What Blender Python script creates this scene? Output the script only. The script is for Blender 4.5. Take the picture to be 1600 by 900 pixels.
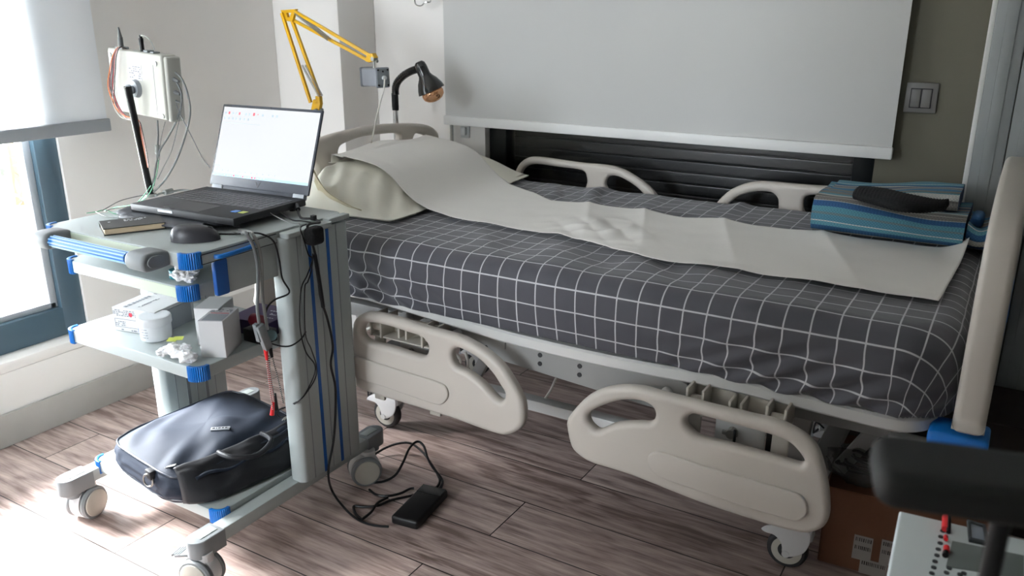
import bpy, bmesh, math, random
from mathutils import Vector, Matrix, noise
random.seed(7)
for o in list(bpy.data.objects): bpy.data.objects.remove(o, do_unlink=True)
SC = bpy.context.scene
COL = SC.collection
PI = math.pi
R = math.radians

# ---------------------------------------------------------------- camera, sky, exposure
CAM_H, YAW, PITCH, FPX = 1.28, R(31.2), R(18.08), 1312.5
cd = bpy.data.cameras.new('camera'); cam = bpy.data.objects.new('camera', cd); COL.objects.link(cam)
cam.location = (0, 0, CAM_H); cam.rotation_euler = (PI/2 - PITCH, 0, YAW)
cd.sensor_width = 36; cd.lens = FPX/1600*36; cd.clip_start = 0.02
cd.dof.use_dof = True; cd.dof.focus_distance = 2.15; cd.dof.aperture_fstop = 5.6
SC.camera = cam
w = bpy.data.worlds.new('sky'); SC.world = w; w.use_nodes = True
wb = w.node_tree.nodes['Background']
wb.inputs[0].default_value = (0.86, 0.93, 1.0, 1); wb.inputs[1].default_value = 40.0
def portal(name, loc, rot, sx, sy):
    l = bpy.data.lights.new(name, 'AREA'); l.shape = 'RECTANGLE'; l.size = sx; l.size_y = sy
    l.cycles.is_portal = True
    o = bpy.data.objects.new(name, l); o.location = loc; o.rotation_euler = rot; COL.objects.link(o)
portal('window_portal', (-2.72, 1.045, 1.27), (0, -PI/2, 0), 2.0, 1.05)
portal('front_window_portal', (-1.975, -3.12, 1.6), (PI/2, 0, 0), 1.0, 1.6)
sl = bpy.data.lights.new('hazy_sun', 'SUN'); sl.energy = 95.0; sl.angle = R(34); sl.color = (1.0, .985, .97)
so_ = bpy.data.objects.new('hazy_sun', sl); COL.objects.link(so_); so_.location = (-6, 0, 5)
so_.rotation_euler = Vector((math.cos(R(45))*math.cos(R(12)), math.cos(R(45))*math.sin(R(12)), -math.sin(R(45)))).to_track_quat('-Z', 'Y').to_euler()
SC.view_settings.view_transform = 'Standard'; SC.view_settings.look = 'None'
SC.view_settings.gamma = 1; SC.view_settings.use_curve_mapping = False
SC.view_settings.exposure = 0.04

# ---------------------------------------------------------------- survey helpers: sight lines from the tripod onto real planes
_fw = Vector((-math.sin(YAW)*math.cos(PITCH), math.cos(YAW)*math.cos(PITCH), -math.sin(PITCH)))
_rt = Vector((math.cos(YAW), math.sin(YAW), 0)); _up = _rt.cross(_fw)
_C = Vector((0, 0, CAM_H))
def _ray(x, y): return _rt*(x-800)/FPX - _up*(y-450)/FPX + _fw
def at_z(x, y, z=0.0): r = _ray(x, y); return _C + r*((z-CAM_H)/r.z)
def at_y(x, y, Y): r = _ray(x, y); return _C + r*(Y/r.y)
def at_x(x, y, X): r = _ray(x, y); return _C + r*(X/r.x)

# ---------------------------------------------------------------- materials
def s2l(c): return tuple(((v/12.92) if v <= .04045 else ((v+.055)/1.055)**2.4) for v in c)
def mat(name, rgb, rough=.5, metal=0., bump=0., bscale=60., spec=.5, alpha=1., var=0., sheen=0., coat=0., emit=0.):
    m = bpy.data.materials.new(name); m.use_nodes = True
    nt = m.node_tree; b = nt.nodes['Principled BSDF']
    b.inputs['Base Color'].default_value = (*s2l(rgb), 1)
    b.inputs['Roughness'].default_value = rough; b.inputs['Metallic'].default_value = metal
    b.inputs['Specular IOR Level'].default_value = spec; b.inputs['Alpha'].default_value = alpha
    if sheen: b.inputs['Sheen Weight'].default_value = sheen
    if coat: b.inputs['Coat Weight'].default_value = coat
    if emit:
        b.inputs['Emission Color'].default_value = (*s2l(rgb), 1); b.inputs['Emission Strength'].default_value = emit
    if bump or var:
        tc = nt.nodes.new('ShaderNodeTexCoord'); n = nt.nodes.new('ShaderNodeTexNoise')
        n.inputs['Scale'].default_value = bscale; n.inputs['Detail'].default_value = 5
        nt.links.new(tc.outputs['Object'], n.inputs['Vector'])
        if bump:
            bp = nt.nodes.new('ShaderNodeBump'); bp.inputs['Strength'].default_value = bump; bp.inputs['Distance'].default_value = .003
            nt.links.new(n.outputs['Fac'], bp.inputs['Height']); nt.links.new(bp.outputs['Normal'], b.inputs['Normal'])
        if var:
            mx = nt.nodes.new('ShaderNodeMixRGB'); mx.blend_type = 'MULTIPLY'; mx.inputs[0].default_value = 1
            cr = nt.nodes.new('ShaderNodeMapRange'); cr.inputs['To Min'].default_value = 1-var; cr.inputs['To Max'].default_value = 1+var*.4
            nt.links.new(n.outputs['Fac'], cr.inputs[0])
            cb = nt.nodes.new('ShaderNodeCombineColor')
            for i in range(3): nt.links.new(cr.outputs[0], cb.inputs[i])
            mx.inputs[1].default_value = (*s2l(rgb), 1); nt.links.new(cb.outputs[0], mx.inputs[2])
            nt.links.new(mx.outputs[0], b.inputs['Base Color'])
    return m
def nd(nt, t, **k):
    n = nt.nodes.new(t)
    for a, v in k.items(): setattr(n, a, v)
    return n
def mth(nt, op, a, b=None, c=None):
    n = nt.nodes.new('ShaderNodeMath'); n.operation = op
    for i, v in enumerate((a, b, c)):
        if v is None: continue
        if isinstance(v, (int, float)): n.inputs[i].default_value = v
        else: nt.links.new(v, n.inputs[i])
    return n.outputs[0]
M = {}
M['wall'] = mat('wall_paint', (.92, .91, .895), .85, bump=.06, bscale=220)
M['wall_dim'] = mat('wall_darkened_unseen', (.40, .39, .37), .85)
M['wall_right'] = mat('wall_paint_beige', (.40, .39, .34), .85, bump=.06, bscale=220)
M['white_paint'] = mat('white_gloss_paint', (.88, .88, .87), .45)
M['ceiling'] = mat('ceiling_paint', (.95, .945, .93), .9)
M['skirting'] = mat('grey_skirting', (.66, .65, .63), .5, bump=.05, bscale=15, var=.1)
M['anthracite'] = mat('anthracite_pvc', (.25, .33, .38), .35)
M['black_pvc'] = mat('black_pvc', (.06, .075, .08), .3)
M['shutter'] = mat('dark_shutter', (.055, .065, .065), .3)
M['alu'] = mat('silver_alu', (.62, .64, .66), .4, metal=.2)
M['glass'] = None
M['trolley'] = mat('trolley_grey_metal', (.67, .70, .695), .5, bump=.03, bscale=400, spec=.4)
M['trolley_dark'] = mat('trolley_grey_plastic', (.50, .52, .53), .5)
M['tray_front'] = mat('tray_frosted_front', (.75, .80, .72), .3)
M['blue'] = mat('blue_plastic', (.05, .42, .74), .35)
M['blue_deep'] = mat('blue_strip', (.06, .32, .62), .4)
M['castor_white'] = mat('castor_white', (.80, .80, .80), .45)
M['castor_disc'] = mat('castor_disc', (.72, .71, .67), .5)
M['bed_white'] = mat('bed_white_metal', (.80, .80, .79), .4)
M['bed_grey'] = mat('bed_grey_metal', (.58, .58, .57), .45)
M['rail'] = mat('ivory_plastic', (.76, .735, .70), .42, bump=.04, bscale=500)
M['rail2'] = mat('ivory_bracket', (.72, .70, .66), .45)
M['rubber'] = mat('black_rubber', (.17, .17, .18), .6)
M['black'] = mat('black_plastic', (.05, .05, .055), .42, spec=.35)
M['black_soft'] = mat('black_padding', (.04, .045, .045), .7)
M['dark_steel'] = mat('dark_steel', (.22, .22, .22), .4, metal=.6)
M['gloss'] = mat('gloss_black_enamel', (.04, .04, .042), .18, coat=.5)
M['chrome'] = mat('chrome', (.80, .80, .80), .15, metal=1)
M['yellow'] = mat('yellow_enamel', (.86, .66, .02), .35)
M['steel'] = mat('steel', (.6, .6, .58), .35, metal=.9)
M['greybox'] = mat('grey_housing', (.58, .60, .63), .4, metal=.2)
M['eeg'] = mat('headbox_cream', (.74, .74, .705), .45)
M['laptop'] = mat('laptop_shell', (.15, .155, .165), .55, bump=.02, bscale=600)
M['laptop_key'] = mat('laptop_keys', (.25, .25, .265), .45)
M['laptop_bezel'] = mat('laptop_bezel', (.20, .22, .26), .5)
M['leather'] = mat('dark_leatherette', (.19, .20, .225), .5, bump=.1, bscale=300)
M['mouse'] = mat('mouse_plastic', (.19, .19, .21), .4)
M['paperpage'] = mat('book_pages', (.80, .72, .60), .8, bump=.1, bscale=400)
M['bookcover'] = mat('book_cover', (.20, .20, .19), .6)
M['white_ink'] = mat('white_ink', (.85, .86, .88), .6)
M['grey_ink'] = mat('grey_ink', (.48, .49, .52), .6)
M['red'] = mat('red_plastic', (.80, .10, .13), .4)
M['red_ink'] = mat('red_ink', (.72, .12, .22), .6)
M['orange'] = mat('orange_wire', (.80, .42, .15), .5)
M['green'] = mat('green_wire', (.25, .55, .40), .5)
M['grey_cable'] = mat('grey_cable', (.42, .43, .43), .5)
M['grey_cable_light'] = mat('light_grey_cable', (.55, .56, .55), .5)
M['white_cable'] = mat('white_cable', (.82, .81, .78), .5)
M['card_white'] = mat('white_carton', (.80, .80, .80), .55)
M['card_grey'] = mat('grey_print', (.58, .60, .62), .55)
M['jar'] = mat('white_jar_plastic', (.85, .86, .87), .35)
M['cotton'] = mat('cotton_wool', (.95, .95, .95), .95, bump=.9, bscale=250, sheen=.3)
M['teal'] = mat('teal_tape', (.02, .42, .46), .5)
M['sachet'] = mat('yellow_sachet', (.78, .82, .38), .5)
M['purple'] = mat('purple_carton', (.20, .12, .30), .5)
M['maroon'] = mat('maroon_roll', (.42, .04, .13), .5)
M['bag'] = mat('navy_nylon', (.11, .145, .20), .72, bump=.12, bscale=500, spec=.3)
M['bag_dark'] = mat('navy_nylon_pocket', (.06, .07, .095), .6, bump=.12, bscale=500)
M['piping'] = mat('navy_piping', (.12, .15, .20), .35)
M['pillow'] = mat('cream_pillowcase', (.93, .92, .865), .85, bump=.15, bscale=40, sheen=.2)
M['paper'] = mat('nonwoven_paper', (.92, .91, .89), .8, bump=.12, bscale=90)
M['cloth_black'] = mat('black_knit', (.015, .02, .035), .9, bump=.8, bscale=160)
M['cardboard'] = mat('brown_cardboard', (.42, .27, .18), .8, bump=.05, bscale=80, var=.08)
M['label'] = mat('white_label', (.62, .60, .58), .6)
M['label_ink'] = mat('label_ink', (.20, .18, .17), .7)
M['switch'] = mat('switch_grey', (.42, .415, .40), .4)
M['white_soft'] = mat('white_plastic', (.80, .81, .81), .4)
M['device'] = mat('device_white', (.80, .83, .83), .45)
M['device_grey'] = mat('device_grey_print', (.42, .45, .44), .5)
M['socket'] = mat('dark_socket', (.20, .22, .23), .5)
M['brick_red'] = mat('terracotta_plastic', (.52, .25, .17), .6)
M['pvc_door'] = mat('pvc_panel', (.57, .59, .59), .4)
M['leaf'] = mat('hedge_leaf', (.11, .145, .095), .7, var=.6, bscale=6)
M['lawn'] = mat('pale_paving', (.80, .80, .76), .9)
M['bag_clear'] = mat('clear_bag', (.35, .35, .34), .15, alpha=.55)
M['amber'] = mat('amber_wire', (.80, .50, .10), .5)
def make_glass():
    m = bpy.data.materials.new('window_glass'); m.use_nodes = True; nt = m.node_tree
    for n in list(nt.nodes): nt.nodes.remove(n)
    out = nd(nt, 'ShaderNodeOutputMaterial'); t = nd(nt, 'ShaderNodeBsdfTransparent'); g = nd(nt, 'ShaderNodeBsdfGlossy')
    g.inputs['Roughness'].default_value = .02; mx = nd(nt, 'ShaderNodeMixShader'); f = nd(nt, 'ShaderNodeFresnel'); f.inputs[0].default_value = 1.4
    nt.links.new(f.outputs[0], mx.inputs[0]); nt.links.new(t.outputs[0], mx.inputs[1]); nt.links.new(g.outputs[0], mx.inputs[2])
    nt.links.new(mx.outputs[0], out.inputs[0]); return m
M['glass'] = make_glass()
def make_bulb():
    m = bpy.data.materials.new('bulb_glass'); m.use_nodes = True; nt = m.node_tree
    for n in list(nt.nodes): nt.nodes.remove(n)
    out = nd(nt, 'ShaderNodeOutputMaterial'); t = nd(nt, 'ShaderNodeBsdfTransparent'); t.inputs[0].default_value = (*s2l((.95, .85, .75)), 1)
    g = nd(nt, 'ShaderNodeBsdfGlossy'); g.inputs[0].default_value = (*s2l((.90, .70, .55)), 1); g.inputs['Roughness'].default_value = .08
    mx = nd(nt, 'ShaderNodeMixShader'); mx.inputs[0].default_value = .6
    nt.links.new(t.outputs[0], mx.inputs[1]); nt.links.new(g.outputs[0], mx.inputs[2]); nt.links.new(mx.outputs[0], out.inputs[0]); return m
M['bulb'] = make_bulb()
def make_blind(name, rgb, trans):
    m = bpy.data.materials.new(name); m.use_nodes = True; nt = m.node_tree
    for n in list(nt.nodes): nt.nodes.remove(n)
    out = nd(nt, 'ShaderNodeOutputMaterial'); d = nd(nt, 'ShaderNodeBsdfDiffuse'); t = nd(nt, 'ShaderNodeBsdfTranslucent')
    d.inputs[0].default_value = (*s2l(rgb), 1); t.inputs[0].default_value = (*s2l(rgb), 1)
    mx = nd(nt, 'ShaderNodeMixShader'); mx.inputs[0].default_value = trans
    tc = nd(nt, 'ShaderNodeTexCoord'); wv = nd(nt, 'ShaderNodeTexWave'); wv.bands_direction = 'Z'; wv.inputs['Scale'].default_value = 120; wv.inputs['Distortion'].default_value = 1
    bp = nd(nt, 'ShaderNodeBump'); bp.inputs['Strength'].default_value = .08; bp.inputs['Distance'].default_value = .002
    nt.links.new(tc.outputs['Object'], wv.inputs[0]); nt.links.new(wv.outputs['Fac'], bp.inputs['Height'])
    nt.links.new(bp.outputs[0], d.inputs['Normal'])
    nt.links.new(d.outputs[0], mx.inputs[1]); nt.links.new(t.outputs[0], mx.inputs[2]); nt.links.new(mx.outputs[0], out.inputs[0]); return m
M['blind_l'] = make_blind('white_blind_fabric', (.93, .94, .95), .20)
M['blind_b'] = make_blind('grey_white_blind_fabric', (.79, .79, .78), .1)
def make_floor():
    m = bpy.data.materials.new('wood_laminate'); m.use_nodes = True; nt = m.node_tree; L = nt.links
    b = nt.nodes['Principled BSDF']; tc = nd(nt, 'ShaderNodeTexCoord'); sp = nd(nt, 'ShaderNodeSeparateXYZ'); L.new(tc.outputs['Object'], sp.inputs[0])
    X, Y = sp.outputs[0], sp.outputs[1]
    W, LEN = .1825, 1.29
    v = mth(nt, 'DIVIDE', mth(nt, 'SUBTRACT', Y, 1.745-.1825*20), W); row = mth(nt, 'FLOOR', v); fv = mth(nt, 'FRACT', v)
    # joint offsets: rows surveyed on the photo, pseudo-random elsewhere
    shift = mth(nt, 'FRACT', mth(nt, 'ADD', mth(nt, 'MULTIPLY', row, .47), .856))
    u = mth(nt, 'ADD', mth(nt, 'DIVIDE', X, LEN), mth(nt, 'ADD', shift, 20.)); colm = mth(nt, 'FLOOR', u); fu = mth(nt, 'FRACT', u)
    cb = nd(nt, 'ShaderNodeCombineXYZ'); L.new(row, cb.inputs[0]); L.new(colm, cb.inputs[1])
    wn = nd(nt, 'ShaderNodeTexWhiteNoise'); wn.noise_dimensions = '3D'; L.new(cb.outputs[0], wn.inputs[0])
    # grain
    gv = nd(nt, 'ShaderNodeCombineXYZ'); L.new(mth(nt, 'MULTIPLY', X, 4.2), gv.inputs[0]); L.new(mth(nt, 'MULTIPLY', Y, 55.), gv.inputs[1]); L.new(mth(nt, 'MULTIPLY', wn.outputs[0], 40.), gv.inputs[2])
    n1 = nd(nt, 'ShaderNodeTexNoise'); n1.inputs['Scale'].default_value = 1.; n1.inputs['Detail'].default_value = 8; n1.inputs['Roughness'].default_value = .62; n1.inputs['Distortion'].default_value = .5; L.new(gv.outputs[0], n1.inputs[0])
    gv2 = nd(nt, 'ShaderNodeCombineXYZ'); L.new(mth(nt, 'MULTIPLY', X, 1.2), gv2.inputs[0]); L.new(mth(nt, 'MULTIPLY', Y, 5.), gv2.inputs[1]); L.new(mth(nt, 'MULTIPLY', wn.outputs[0], 77.), gv2.inputs[2])
    n2 = nd(nt, 'ShaderNodeTexNoise'); n2.inputs['Scale'].default_value = 1.3; n2.inputs['Detail'].default_value = 3; L.new(gv2.outputs[0], n2.inputs[0])
    rings = mth(nt, 'SINE', mth(nt, 'MULTIPLY', n2.outputs[0], 46.))
    g = mth(nt, 'ADD', mth(nt, 'MULTIPLY', n1.outputs[0], 1.0), mth(nt, 'MULTIPLY', rings, .075))
    gv3 = nd(nt, 'ShaderNodeCombineXYZ'); L.new(mth(nt, 'MULTIPLY', X, 22.), gv3.inputs[0]); L.new(mth(nt, 'MULTIPLY', Y, 260.), gv3.inputs[1]); L.new(mth(nt, 'MULTIPLY', wn.outputs[0], 9.), gv3.inputs[2])
    n3 = nd(nt, 'ShaderNodeTexNoise'); n3.inputs['Scale'].default_value = 1.; n3.inputs['Detail'].default_value = 3; L.new(gv3.outputs[0], n3.inputs[0])
    g = mth(nt, 'ADD', g, mth(nt, 'MULTIPLY', mth(nt, 'SUBTRACT', n3.outputs[0], .5), .25))
    g = mth(nt, 'ADD', g, mth(nt, 'MULTIPLY', mth(nt, 'SUBTRACT', wn.outputs[0], .5), .16))
    cr = nd(nt, 'ShaderNodeValToRGB'); e = cr.color_ramp.elements
    e[0].position = .30; e[0].color = (*s2l((.455, .38, .355)), 1); e[1].position = .74; e[1].color = (*s2l((.77, .70, .67)), 1)
    k = cr.color_ramp.elements.new(.5); k.color = (*s2l((.64, .565, .54)), 1)
    L.new(g, cr.inputs[0])
    seamv = mth(nt, 'LESS_THAN', mth(nt, 'MINIMUM', fv, mth(nt, 'SUBTRACT', 1., fv)), .0095)
    seamu = mth(nt, 'LESS_THAN', mth(nt, 'MINIMUM', fu, mth(nt, 'SUBTRACT', 1., fu)), .0013)
    seam = mth(nt, 'MAXIMUM', seamv, seamu)
    mx = nd(nt, 'ShaderNodeMixRGB'); L.new(seam, mx.inputs[0]); L.new(cr.outputs[0], mx.inputs[1]); mx.inputs[2].default_value = (*s2l((.13, .10, .095)), 1)
    L.new(mx.outputs[0], b.inputs['Base Color'])
    b.inputs['Roughness'].default_value = .40
    bp = nd(nt, 'ShaderNodeBump'); bp.inputs['Strength'].default_value = .25; bp.inputs['Distance'].default_value = .001
    L.new(mth(nt, 'SUBTRACT', g, mth(nt, 'MULTIPLY', seam, 2.)), bp.inputs['Height']); L.new(bp.outputs[0], b.inputs['Normal'])
    return m
M['floor'] = make_floor()
def make_sheet():
    m = bpy.data.materials.new('grey_grid_sheet'); m.use_nodes = True; nt = m.node_tree; L = nt.links
    b = nt.nodes['Principled BSDF']; uv = nd(nt, 'ShaderNodeUVMap'); uv.uv_map = 'UVMap'; sp = nd(nt, 'ShaderNodeSeparateXYZ'); L.new(uv.outputs[0], sp.inputs[0])
    def line(c):
        f = mth(nt, 'FRACT', mth(nt, 'DIVIDE', c, .0525)); return mth(nt, 'LESS_THAN', mth(nt, 'ABSOLUTE', mth(nt, 'SUBTRACT', f, .5)), .031)
    ln = mth(nt, 'MAXIMUM', line(sp.outputs[0]), line(sp.outputs[1]))
    mx = nd(nt, 'ShaderNodeMixRGB'); L.new(ln, mx.inputs[0]); mx.inputs[1].default_value = (*s2l((.272, .272, .298)), 1); mx.inputs[2].default_value = (*s2l((.72, .72, .735)), 1)
    L.new(mx.outputs[0], b.inputs['Base Color']); b.inputs['Roughness'].default_value = .75; b.inputs['Sheen Weight'].default_value = .25
    tc = nd(nt, 'ShaderNodeTexCoord'); n = nd(nt, 'ShaderNodeTexNoise'); n.inputs['Scale'].default_value = 18; n.inputs['Detail'].default_value = 4; L.new(tc.outputs['Object'], n.inputs[0])
    bp = nd(nt, 'ShaderNodeBump'); bp.inputs['Strength'].default_value = .25; bp.inputs['Distance'].default_value = .01; L.new(n.outputs[0], bp.inputs['Height']); L.new(bp.outputs[0], b.inputs['Normal'])
    return m
M['sheet'] = make_sheet()
def make_stripes():
    m = bpy.data.materials.new('striped_woven_cotton'); m.use_nodes = True; nt = m.node_tree; L = nt.links
    b = nt.nodes['Principled BSDF']; uv = nd(nt, 'ShaderNodeUVMap'); uv.uv_map = 'UVMap'; sp = nd(nt, 'ShaderNodeSeparateXYZ'); L.new(uv.outputs[0], sp.inputs[0])
    cr = nd(nt, 'ShaderNodeValToRGB'); cr.color_ramp.interpolation = 'CONSTANT'
    bands = [(0, (.17, .28, .42)), (.04, (.70, .69, .65)), (.10, (.18, .36, .52)), (.17, (.36, .58, .64)), (.215, (.80, .80, .78)), (.228, (.32, .53, .61)), (.29, (.42, .50, .52)),
             (.315, (.34, .56, .62)), (.37, (.17, .35, .53)), (.43, (.70, .72, .72)), (.44, (.50, .48, .46)), (.49, (.74, .72, .68)), (.50, (.49, .48, .46)), (.60, (.74, .75, .73)), (.66, (.36, .58, .64)), (.70, (.50, .50, .49)), (.80, (.27, .48, .60)), (.90, (.55, .55, .54))]
    e = cr.color_ramp.elements
    e[0].position = 0; e[0].color = (*s2l(bands[0][1]), 1); e[1].position = bands[1][0]; e[1].color = (*s2l(bands[1][1]), 1)
    for p, c in bands[2:]:
        k = e.new(p); k.color = (*s2l(c), 1)
    L.new(mth(nt, 'FRACT', sp.outputs[1]), cr.inputs[0])
    wv = nd(nt, 'ShaderNodeTexChecker'); wv.inputs['Scale'].default_value = 260; tc = nd(nt, 'ShaderNodeTexCoord'); L.new(tc.outputs['Object'], wv.inputs[0])
    wv.inputs[1].default_value = (1.0, 1.0, 1.0, 1); wv.inputs[2].default_value = (.72, .74, .78, 1)
    mx = nd(nt, 'ShaderNodeMixRGB'); mx.blend_type = 'MULTIPLY'; mx.inputs[0].default_value = 1; L.new(cr.outputs[0], mx.inputs[1]); L.new(wv.outputs[0], mx.inputs[2])
    L.new(mx.outputs[0], b.inputs['Base Color']); b.inputs['Roughness'].default_value = .9
    bp = nd(nt, 'ShaderNodeBump'); bp.inputs['Strength'].default_value = .4; bp.inputs['Distance'].default_value = .002; L.new(wv.outputs['Fac'], bp.inputs['Height']); L.new(bp.outputs[0], b.inputs['Normal'])
    return m
M['stripes'] = make_stripes()
def make_twist(name, c1, c2):
    m = bpy.data.materials.new(name); m.use_nodes = True; nt = m.node_tree; L = nt.links
    b = nt.nodes['Principled BSDF']; tc = nd(nt, 'ShaderNodeTexCoord'); wv = nd(nt, 'ShaderNodeTexWave'); wv.bands_direction = 'Z'; wv.inputs['Scale'].default_value = 45
    cr = nd(nt, 'ShaderNodeValToRGB'); cr.color_ramp.interpolation = 'CONSTANT'; e = cr.color_ramp.elements; e[0].color = (*s2l(c1), 1); e[1].position = .5; e[1].color = (*s2l(c2), 1)
    L.new(tc.outputs['Object'], wv.inputs[0]); L.new(wv.outputs['Fac'], cr.inputs[0]); L.new(cr.outputs[0], b.inputs['Base Color']); return m
M['twist_red'] = make_twist('twisted_red_wire', (.65, .10, .12), (.80, .78, .76))
M['twist_black'] = make_twist('twisted_black_wire', (.06, .06, .06), (.78, .77, .75))
def make_screen():
    m = bpy.data.materials.new('lit_screen'); m.use_nodes = True; nt = m.node_tree; L = nt.links
    b = nt.nodes['Principled BSDF']; b.inputs['Base Color'].default_value = (.02, .02, .02, 1); b.inputs['Roughness'].default_value = .3
    b.inputs['Emission Color'].default_value = (*s2l((.97, .985, 1.)), 1); b.inputs['Emission Strength'].default_value = .93; b.inputs['Specular IOR Level'].default_value = .1
    return m
M['screen'] = make_screen()
M['scr_bar'] = mat('screen_bar', (.80, .87, .93), .5, emit=.85)
M['scr_task'] = mat('screen_taskbar', (.60, .74, .84), .5, emit=.6)
M['scr_red'] = mat('screen_red', (.90, .35, .40), .5, emit=.7)
M['scr_grey'] = mat('screen_grey', (.66, .72, .76), .5, emit=.6)

# ---------------------------------------------------------------- mesh helpers
def bm_new(): return bmesh.new()
def T(loc=(0, 0, 0), rx=0, ry=0, rz=0): return Matrix.Translation(loc) @ Matrix.Rotation(rz, 4, 'Z') @ Matrix.Rotation(ry, 4, 'Y') @ Matrix.Rotation(rx, 4, 'X')
def merge(dst, src, mtx=None):
    if mtx is not None: bmesh.ops.transform(src, matrix=mtx, verts=src.verts)
    me = bpy.data.meshes.new('tmp'); src.to_mesh(me); src.free(); dst.from_mesh(me); bpy.data.meshes.remove(me); return dst
def box(bm, x0, x1, y0, y1, z0, z1, bev=0., seg=2, mtx=None):
    b = bmesh.new(); bmesh.ops.create_cube(b, size=1)
    bmesh.ops.scale(b, vec=(abs(x1-x0), abs(y1-y0), abs(z1-z0)), verts=b.verts)
    bmesh.ops.translate(b, vec=((x0+x1)/2, (y0+y1)/2, (z0+z1)/2), verts=b.verts)
    if bev: bmesh.ops.bevel(b, geom=list(b.edges), offset=bev, segments=seg, profile=.5, affect='EDGES')
    return merge(bm, b, mtx)
def frame_of(d, upv=None):
    d = d.normalized(); a = upv or (Vector((0, 0, 1)) if abs(d.z) < .9 else Vector((1, 0, 0)))
    s = d.cross(a).normalized(); return s, s.cross(d).normalized(), d
def bar(bm, p, q, wd, h, bev=0., upv=None):
    p, q = Vector(p), Vector(q); s, u, d = frame_of(q-p, upv)
    mt = Matrix.Translation((p+q)/2) @ Matrix((s, d, u)).transposed().to_4x4()
    L = (q-p).length
    return box(bm, -wd/2, wd/2, -L/2, L/2, -h/2, h/2, bev, 2, mt)
def cyl(bm, p, q, r, r2=None, n=20, cap=True, bev=0.):
    p, q = Vector(p), Vector(q); s, u, d = frame_of(q-p)
    b = bmesh.new(); bmesh.ops.create_cone(b, cap_ends=cap, segments=n, radius1=r, radius2=r if r2 is None else r2, depth=(q-p).length)
    if bev: bmesh.ops.bevel(b, geom=[e for e in b.edges if len(e.link_faces) == 2 and max(len(f.verts) for f in e.link_faces) > 4], offset=bev, segments=2, profile=.5, affect='EDGES')
    return merge(bm, b, Matrix.Translation((p+q)/2) @ Matrix((s, u, d)).transposed().to_4x4())
def catmull(pts, n=6, closed=False):
    pts = [Vector(p) for p in pts]; N = len(pts); out = []
    rng = N if closed else N-1
    for i in range(rng):
        g = (lambda k: pts[k % N]) if closed else (lambda k: pts[min(max(k, 0), N-1)])
        a, b, c, d = g(i-1), g(i), g(i+1), g(i+2)
        for j in range(n):
            t = j/n; out.append(.5*((2*b)+(c-a)*t+(2*a-5*b+4*c-d)*t*t+(3*b-a-3*c+d)*t**3))
    if not closed: out.append(pts[-1])
    return out
def tube(bm, pts, r, n=8, smooth=6, closed=False, taper=None):
    P = catmull(pts, smooth, closed) if smooth > 1 else [Vector(p) for p in pts]
    Q = [P[0]]
    for p in P[1:]:
        if (p-Q[-1]).length > 1e-5: Q.append(p)
    P = Q; N = len(P); rings = []; s = None
    for i, p in enumerate(P):
        d = ((P[(i+1) % N]-P[i-1]) if closed else (P[min(i+1, N-1)]-P[max(i-1, 0)])).normalized()
        if s is None: s = frame_of(d)[0]
        s = (s-d*s.dot(d)); s = s.normalized() if s.length > 1e-6 else frame_of(d)[0]
        u = s.cross(d); rr = r if taper is None else r*(taper(i/(N-1)))
        rings.append([bm.verts.new(p+(s*math.cos(a)+u*math.sin(a))*rr) for a in (2*PI*k/n for k in range(n))])
    for i in range(N if closed else N-1):
        A, B = rings[i], rings[(i+1) % N]
        for k in range(n): bm.faces.new((A[k], A[(k+1) % n], B[(k+1) % n], B[k]))
    if not closed: bm.faces.new(rings[0][::-1]); bm.faces.new(rings[-1])
    return bm
def sweep(bm, pts, wd, h):
    P = [Vector(p) for p in pts]; rings = []
    for i, p in enumerate(P):
        d = (P[min(i+1, len(P)-1)]-P[max(i-1, 0)]).normalized(); s = d.cross(Vector((0, 0, 1))).normalized(); u = s.cross(d); e = min(wd, h)*.18
        rings.append([bm.verts.new(p+s*a+u*b) for a, b in ((-wd/2+e, -h/2), (wd/2-e, -h/2), (wd/2, -h/2+e), (wd/2, h/2-e), (wd/2-e, h/2), (-wd/2+e, h/2), (-wd/2, h/2-e), (-wd/2, -h/2+e))])
    for A, B_ in zip(rings, rings[1:]):
        for k in range(8): bm.faces.new((A[k], A[(k+1) % 8], B_[(k+1) % 8], B_[k]))
    bm.faces.new(rings[0][::-1]); bm.faces.new(rings[-1]); bmesh.ops.recalc_face_normals(bm, faces=bm.faces); return bm
def lathe(bm, prof, n=32, mtx=None):
    b = bmesh.new(); rings = []
    for r, z in prof:
        rings.append([b.verts.new((max(r, 1e-4)*math.cos(2*PI*k/n), max(r, 1e-4)*math.sin(2*PI*k/n), z)) for k in range(n)])
    for A, B in zip(rings, rings[1:]):
        for k in range(n): b.faces.new((A[k], A[(k+1) % n], B[(k+1) % n], B[k]))
    b.faces.new(rings[0][::-1]); b.faces.new(rings[-1])
    bmesh.ops.remove_doubles(b, verts=b.verts, dist=1e-5)
    return merge(bm, b, mtx)
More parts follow.
